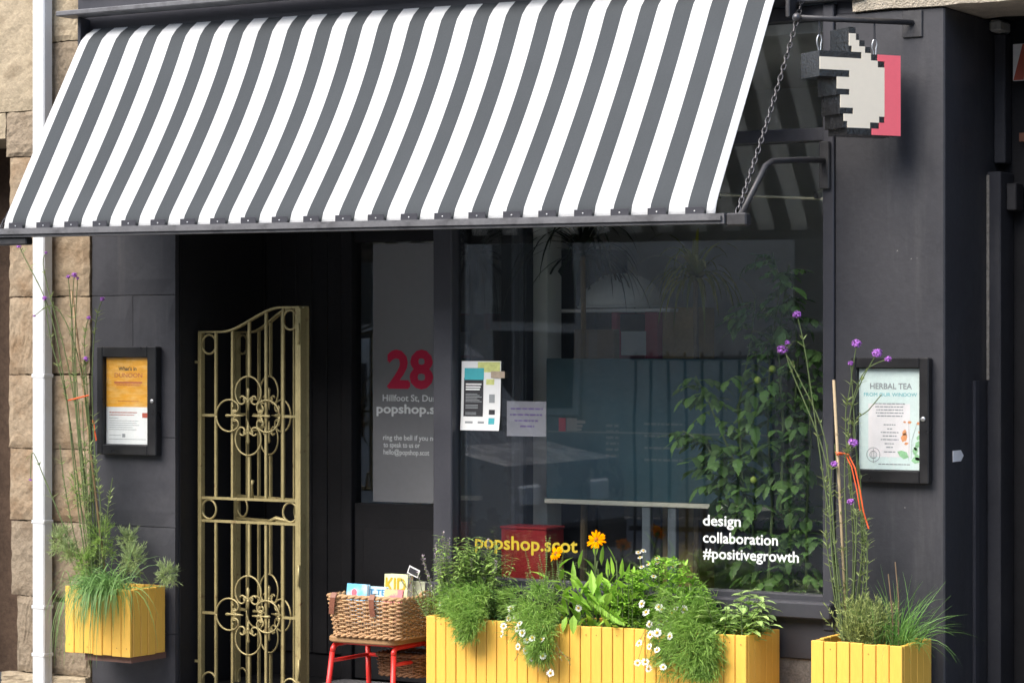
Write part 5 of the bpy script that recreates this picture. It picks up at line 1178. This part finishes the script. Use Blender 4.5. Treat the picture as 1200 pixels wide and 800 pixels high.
# ---- left planter
def lp(u, Y, z=.53): return Vector((px(u, Y), Y, z))
b = lp(137,-.2)
grass('grass tuft hanging down over the front of the wall box', b+Vector((-.01,-.06,.02)), 460, (.16,.36), .5, (1.8,4.6), leafmat('blue_grass', (0.162,0.324,0.119)), [(b, Vector((.9,-.2,.6)), .42, 1.9), (b, Vector((1,-.1,.35)), .36, .3), (b, Vector((.4,0,1)), .32, .1), (b, Vector((.9,-.3,.5)), .52, 2.4), (b, Vector((-.5,-.5,.8)), .5, 4.0)] + [(b+Vector((rn.uniform(-.08,.06),-.08,.02)), Vector((rn.uniform(-.5,.5),-.6,.5)), rn.uniform(.34,.60), 4.4) for _ in range(45)], lean=Vector((.08,-.5,0)), rad=.055, w_=.0052)
ZS = .53
verbena('wispy tall verbena reaching up past the downpipe from the wall box', [
 (110,-.17,[(98,620),(80,480),(60,370),(28,300),(22,288)],-.2,.009,20), (112,-.17,[(100,600),(88,470),(84,380),(87,322)],-.2,.010,18), (112,-.17,[(102,600),(90,480),(86,400),(80,324)],-.2,.007,8), (112,-.17,[(102,600),(92,480),(88,400),(91,326)],-.2,.006,8),
 (108,-.18,[(92,600),(78,470),(60,400),(52,349)],-.2,.009,14), (106,-.18,[(84,640),(52,560),(38,530),(36,562)],-.22,.005,8), (114,-.15,[(108,560),(100,470),(98,430),(101,420)],-.18,.010,20), (114,-.15,[(109,560),(103,470),(99,400),(104,372)],-.18,.008,14),
 (116,-.15,[(112,560),(108,450),(112,380),(120,350)],-.18,.008,14), (114,-.15,[(106,520),(92,420),(66,360),(40,370)],-.18,.005,10), (112,-.17,[(100,560),(80,430),(52,320),(54,296)],-.18,.005,8), (116,-.18,[(118,600),(112,540),(108,470)],-.2,0,26), (110,-.18,[(104,600),(100,540),(96,470)],-.2,0,26), (108,-.16,[(90,640),(76,570),(70,520)],-.2,0,20), (113,-.16,[(108,640),(106,560),(104,500)],-.2,0,26), (118,-.16,[(122,640),(126,600),(132,560)],-.2,0,20)])
cn = thing('bamboo_cane', 'brown cane standing in the wall box by the sandstone', 'cane', lp(126,-.16)); MB().tube([lp(126,-.16), pt(84,341,-.16)], .0058, 8).build('cane_rod', mat('brown_cane', (.30,.20,.11), .6, .2), cn, smooth=True)
q = lp(126,-.16).lerp(pt(84,341,-.16), .5); MB().tube([q-UP*.003, q+UP*.003], .0068, 8).build('node_ring', M['cane'], cn)
t = thing('garden_twine', 'orange twine tied across the verbena stems by the left notice case', 'twine', pt(95,466,-.17)); MB().tube([pt(80,469,-.17), pt(92,466,-.2), pt(104,463,-.17)], .0038, 6).build('twine_loop', M['twine'], t); MB().tube([pt(109,492,-.17), pt(111,505,-.18), pt(113,516,-.17)], .0038, 6).build('twine_tail', M['twine'], t)
def feather(label, u, v, Y, n, r, mt, bu):
    t = plant('wormwood_sprig', label, 'plant', pt(u, v, Y), 'grey feathery sprigs in the wall box'); ml, ms = MB(), MB(); c = pt(u, v, Y); b = lp(bu, -.15)
    ms.tube([b, b.lerp(c,.5)+UP*.01, c], .0018, 5)
    for i in range(n):
        o = rv(rn); o = Vector((o.x*r*.7, o.y*r*.6, o.z*r)); 
        for k in range(9): blade(ml, c+o*rn.uniform(.5,1.1), o.normalized()*.8+rv(rn,.7)+UP*.6, rn.uniform(.012,.030), .0022, .2, rn, 2)
    ms.build('stems', M['stem'], t, kind='stuff'); ml.build('foliage', mt, t, kind='stuff')
GF = leafmat('wormwood_leaf', (.30,.42,.22)); GY_ = leafmat('fennel_leaf', (0.259,0.432,0.13))
feather('grey-green wormwood sprig above the middle of the wall box', 155, 655, -.16, 150, .075, GF, 140)
feather('wormwood sprig overhanging the right end of the wall box', 196, 672, -.17, 110, .060, GF, 165)
feather('wormwood sprig top nearest the left dark pier blocks', 150, 632, -.12, 80, .055, GF, 135)
feather('pale wormwood sprig in front of the downpipe edge', 71, 632, -.16, 130, .07, GF, 100)
feather('lower wormwood sprig between downpipe and wall box', 82, 646, -.17, 90, .05, GF, 105)
feather('wispy fennel foliage low at the left of the wall box', 100, 660, -.17, 110, .08, GY_, 110)
feather('wispy fennel foliage climbing the cane above the wall box', 118, 630, -.15, 150, .10, GY_, 118)
feather('wispy fennel foliage against the sandstone blocks', 92, 575, -.14, 60, .09, GY_, 112)

# ---- inside the window: tomato plant and two strap-leaved plants
YT = .20
t = plant('tomato_plant', 'leafy tomato plant climbing inside the right of the window', 'plant', Vector((px(900,YT), YT, zs-.17))); ms, ml, fr = MB(), Sep(), Sep()
stems_t = [[(900,690),(905,600),(900,500),(902,420),(915,330),(905,296)], [(930,690),(925,600),(930,500),(935,420),(930,340)], [(890,690),(880,600),(860,540),(830,470),(815,440)], [(945,690),(945,600),(950,520),(948,440),(940,400)], [(880,640),(870,560),(865,480),(880,400),(885,350)], [(915,600),(918,500),(912,400),(925,310)], [(860,610),(845,560),(828,520),(800,505)]]
def toothed(m, p, d, L_, W_, curl, rn):
    d = d.normalized(); s = d.cross(UP); s = s.normalized() if s.length > .05 else d.orthogonal().normalized(); n = s.cross(d).normalized()
    T = [0, .12, .26, .34, .50, .58, .74, .80, 1]; Wd = [0, .26, .52, .38, .50, .34, .36, .22, 0]
    c = [p + d*(L_*t) - n*(curl*L_*t*t) for t in T]; k = rn.uniform(.1,.4)
    V = c + [c[i]+s*W_*Wd[i]-n*k*W_*Wd[i]*.5 for i in range(9)] + [c[i]-s*W_*Wd[i]-n*k*W_*Wd[i]*.5 for i in range(9)]
    m.add(V, [(i, 9+i, 10+i, i+1) for i in range(8)] + [(i, i+1, 19+i, 18+i) for i in range(8)])
def compound(m, p, d, s, rn):
    d = d.normalized(); side = d.cross(UP); side = side.normalized() if side.length > .05 else Vector((1,0,0)); k0 = rn.uniform(.15,.7)
    for k, (tt, sg_) in enumerate(((1,0),(.78,1),(.74,-1),(.46,1),(.5,-1),(.3,1),(.27,-1))):
        q = p+d*s*tt*1.3-UP*s*k0*tt*tt; dd = (d*(.9 if sg_ == 0 else .5)+side*sg_*.9-UP*rn.uniform(.1,.7)+rv(rn,.3)); L_ = s*((.85 if sg_ == 0 else .66 if k < 5 else .32))*rn.uniform(.8,1.2)
        toothed(m, q, dd, L_, L_*.62, rn.uniform(.2,.6), rn)
    m.tube([p, p+d*s*.65-UP*s*k0*.25, p+d*s*1.3-UP*s*k0], .0015, 4)
for wp in stems_t:
    pts = [pt(u, v, YT+rn.uniform(-.03,.06)) for u, v in wp]; ms.tube(pts, [.007-.001*i for i in range(len(pts))], 6)
    for k in range(42):
        tt = k/42; q, d = along_pts(pts, tt); a = rn.uniform(0,6.3); s = rn.uniform(.045,.095)*(1.05-.05*tt)
        dr = Vector((math.cos(a), math.sin(a)*.7-.15, rn.uniform(-.1,.5)))
        if q.x > px(948,YT): dr.x = -abs(dr.x)*.6
        p_ = q + Vector((0, max(0, 0), 0)); compound(ml.new(), p_, dr, s, rn)
for m_ in ml.parts: m_.v = [(min(a, XW0-.01), max(b, GY+.012), c) for a, b, c in m_.v]
for u, v in ((883,562),(905,432),(888,445)): fr.new().ball(pt(u, v, YT-.08), .015, 12, 8)
ms.build('stems', M['stem'], t); ml.build('leaf', M['g_tom'], t); fr.build('tomato', mat('green_tomato', (.30,.38,.06), .3, .1), t, smooth=True)
MB().lathe((px(905,YT), YT+.04, zs-.169), [(.10,0),(.13,.12),(.135,.125),(.12,.125),(.115,.10)], 20).build('pot', M['iron'], t, smooth=True)
def strap(label, u, v, Y, n, Lr, mt, up, zbase):
    c = pt(u, v, Y); t = plant('strap_leaf_plant', label, 'plant', (c.x, c.y, zbase)); m = Sep()
    for i in range(n):
        a = 2*math.pi*i/n*2.618+rn.uniform(-.2,.2); el = rn.uniform(*up); d = Vector((math.cos(a)*math.cos(el), math.sin(a)*math.cos(el), math.sin(el)))
        blade(m.new(), c+rv(rn,.01), d, rn.uniform(*Lr), .020, rn.uniform(1.6,3.2), rn, 9, d.cross(UP).normalized() if abs(d.z) < .98 else Vector((1,0,0)))
    m.build('leaf', mt, t); MB().tube([(c.x, c.y, zbase+.15), (c.x+.01, c.y, (zbase+c.z)/2), c], [.018,.015,.012], 8).build('trunk', M['stemb'], t)
    MB().lathe((c.x, c.y, zbase), [(.08,0),(.11,.18),(.115,.185),(.10,.185),(.095,.16)], 18).build('pot', M['iron'], t, smooth=True)
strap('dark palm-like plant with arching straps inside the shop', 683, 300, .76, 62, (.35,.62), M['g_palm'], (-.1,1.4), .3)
strap('olive strap-leaved plant inside between shelf and tomato vine', 815, 328, .78, 52, (.22,.42), M['g_palm2'], (.1,1.45), .3)
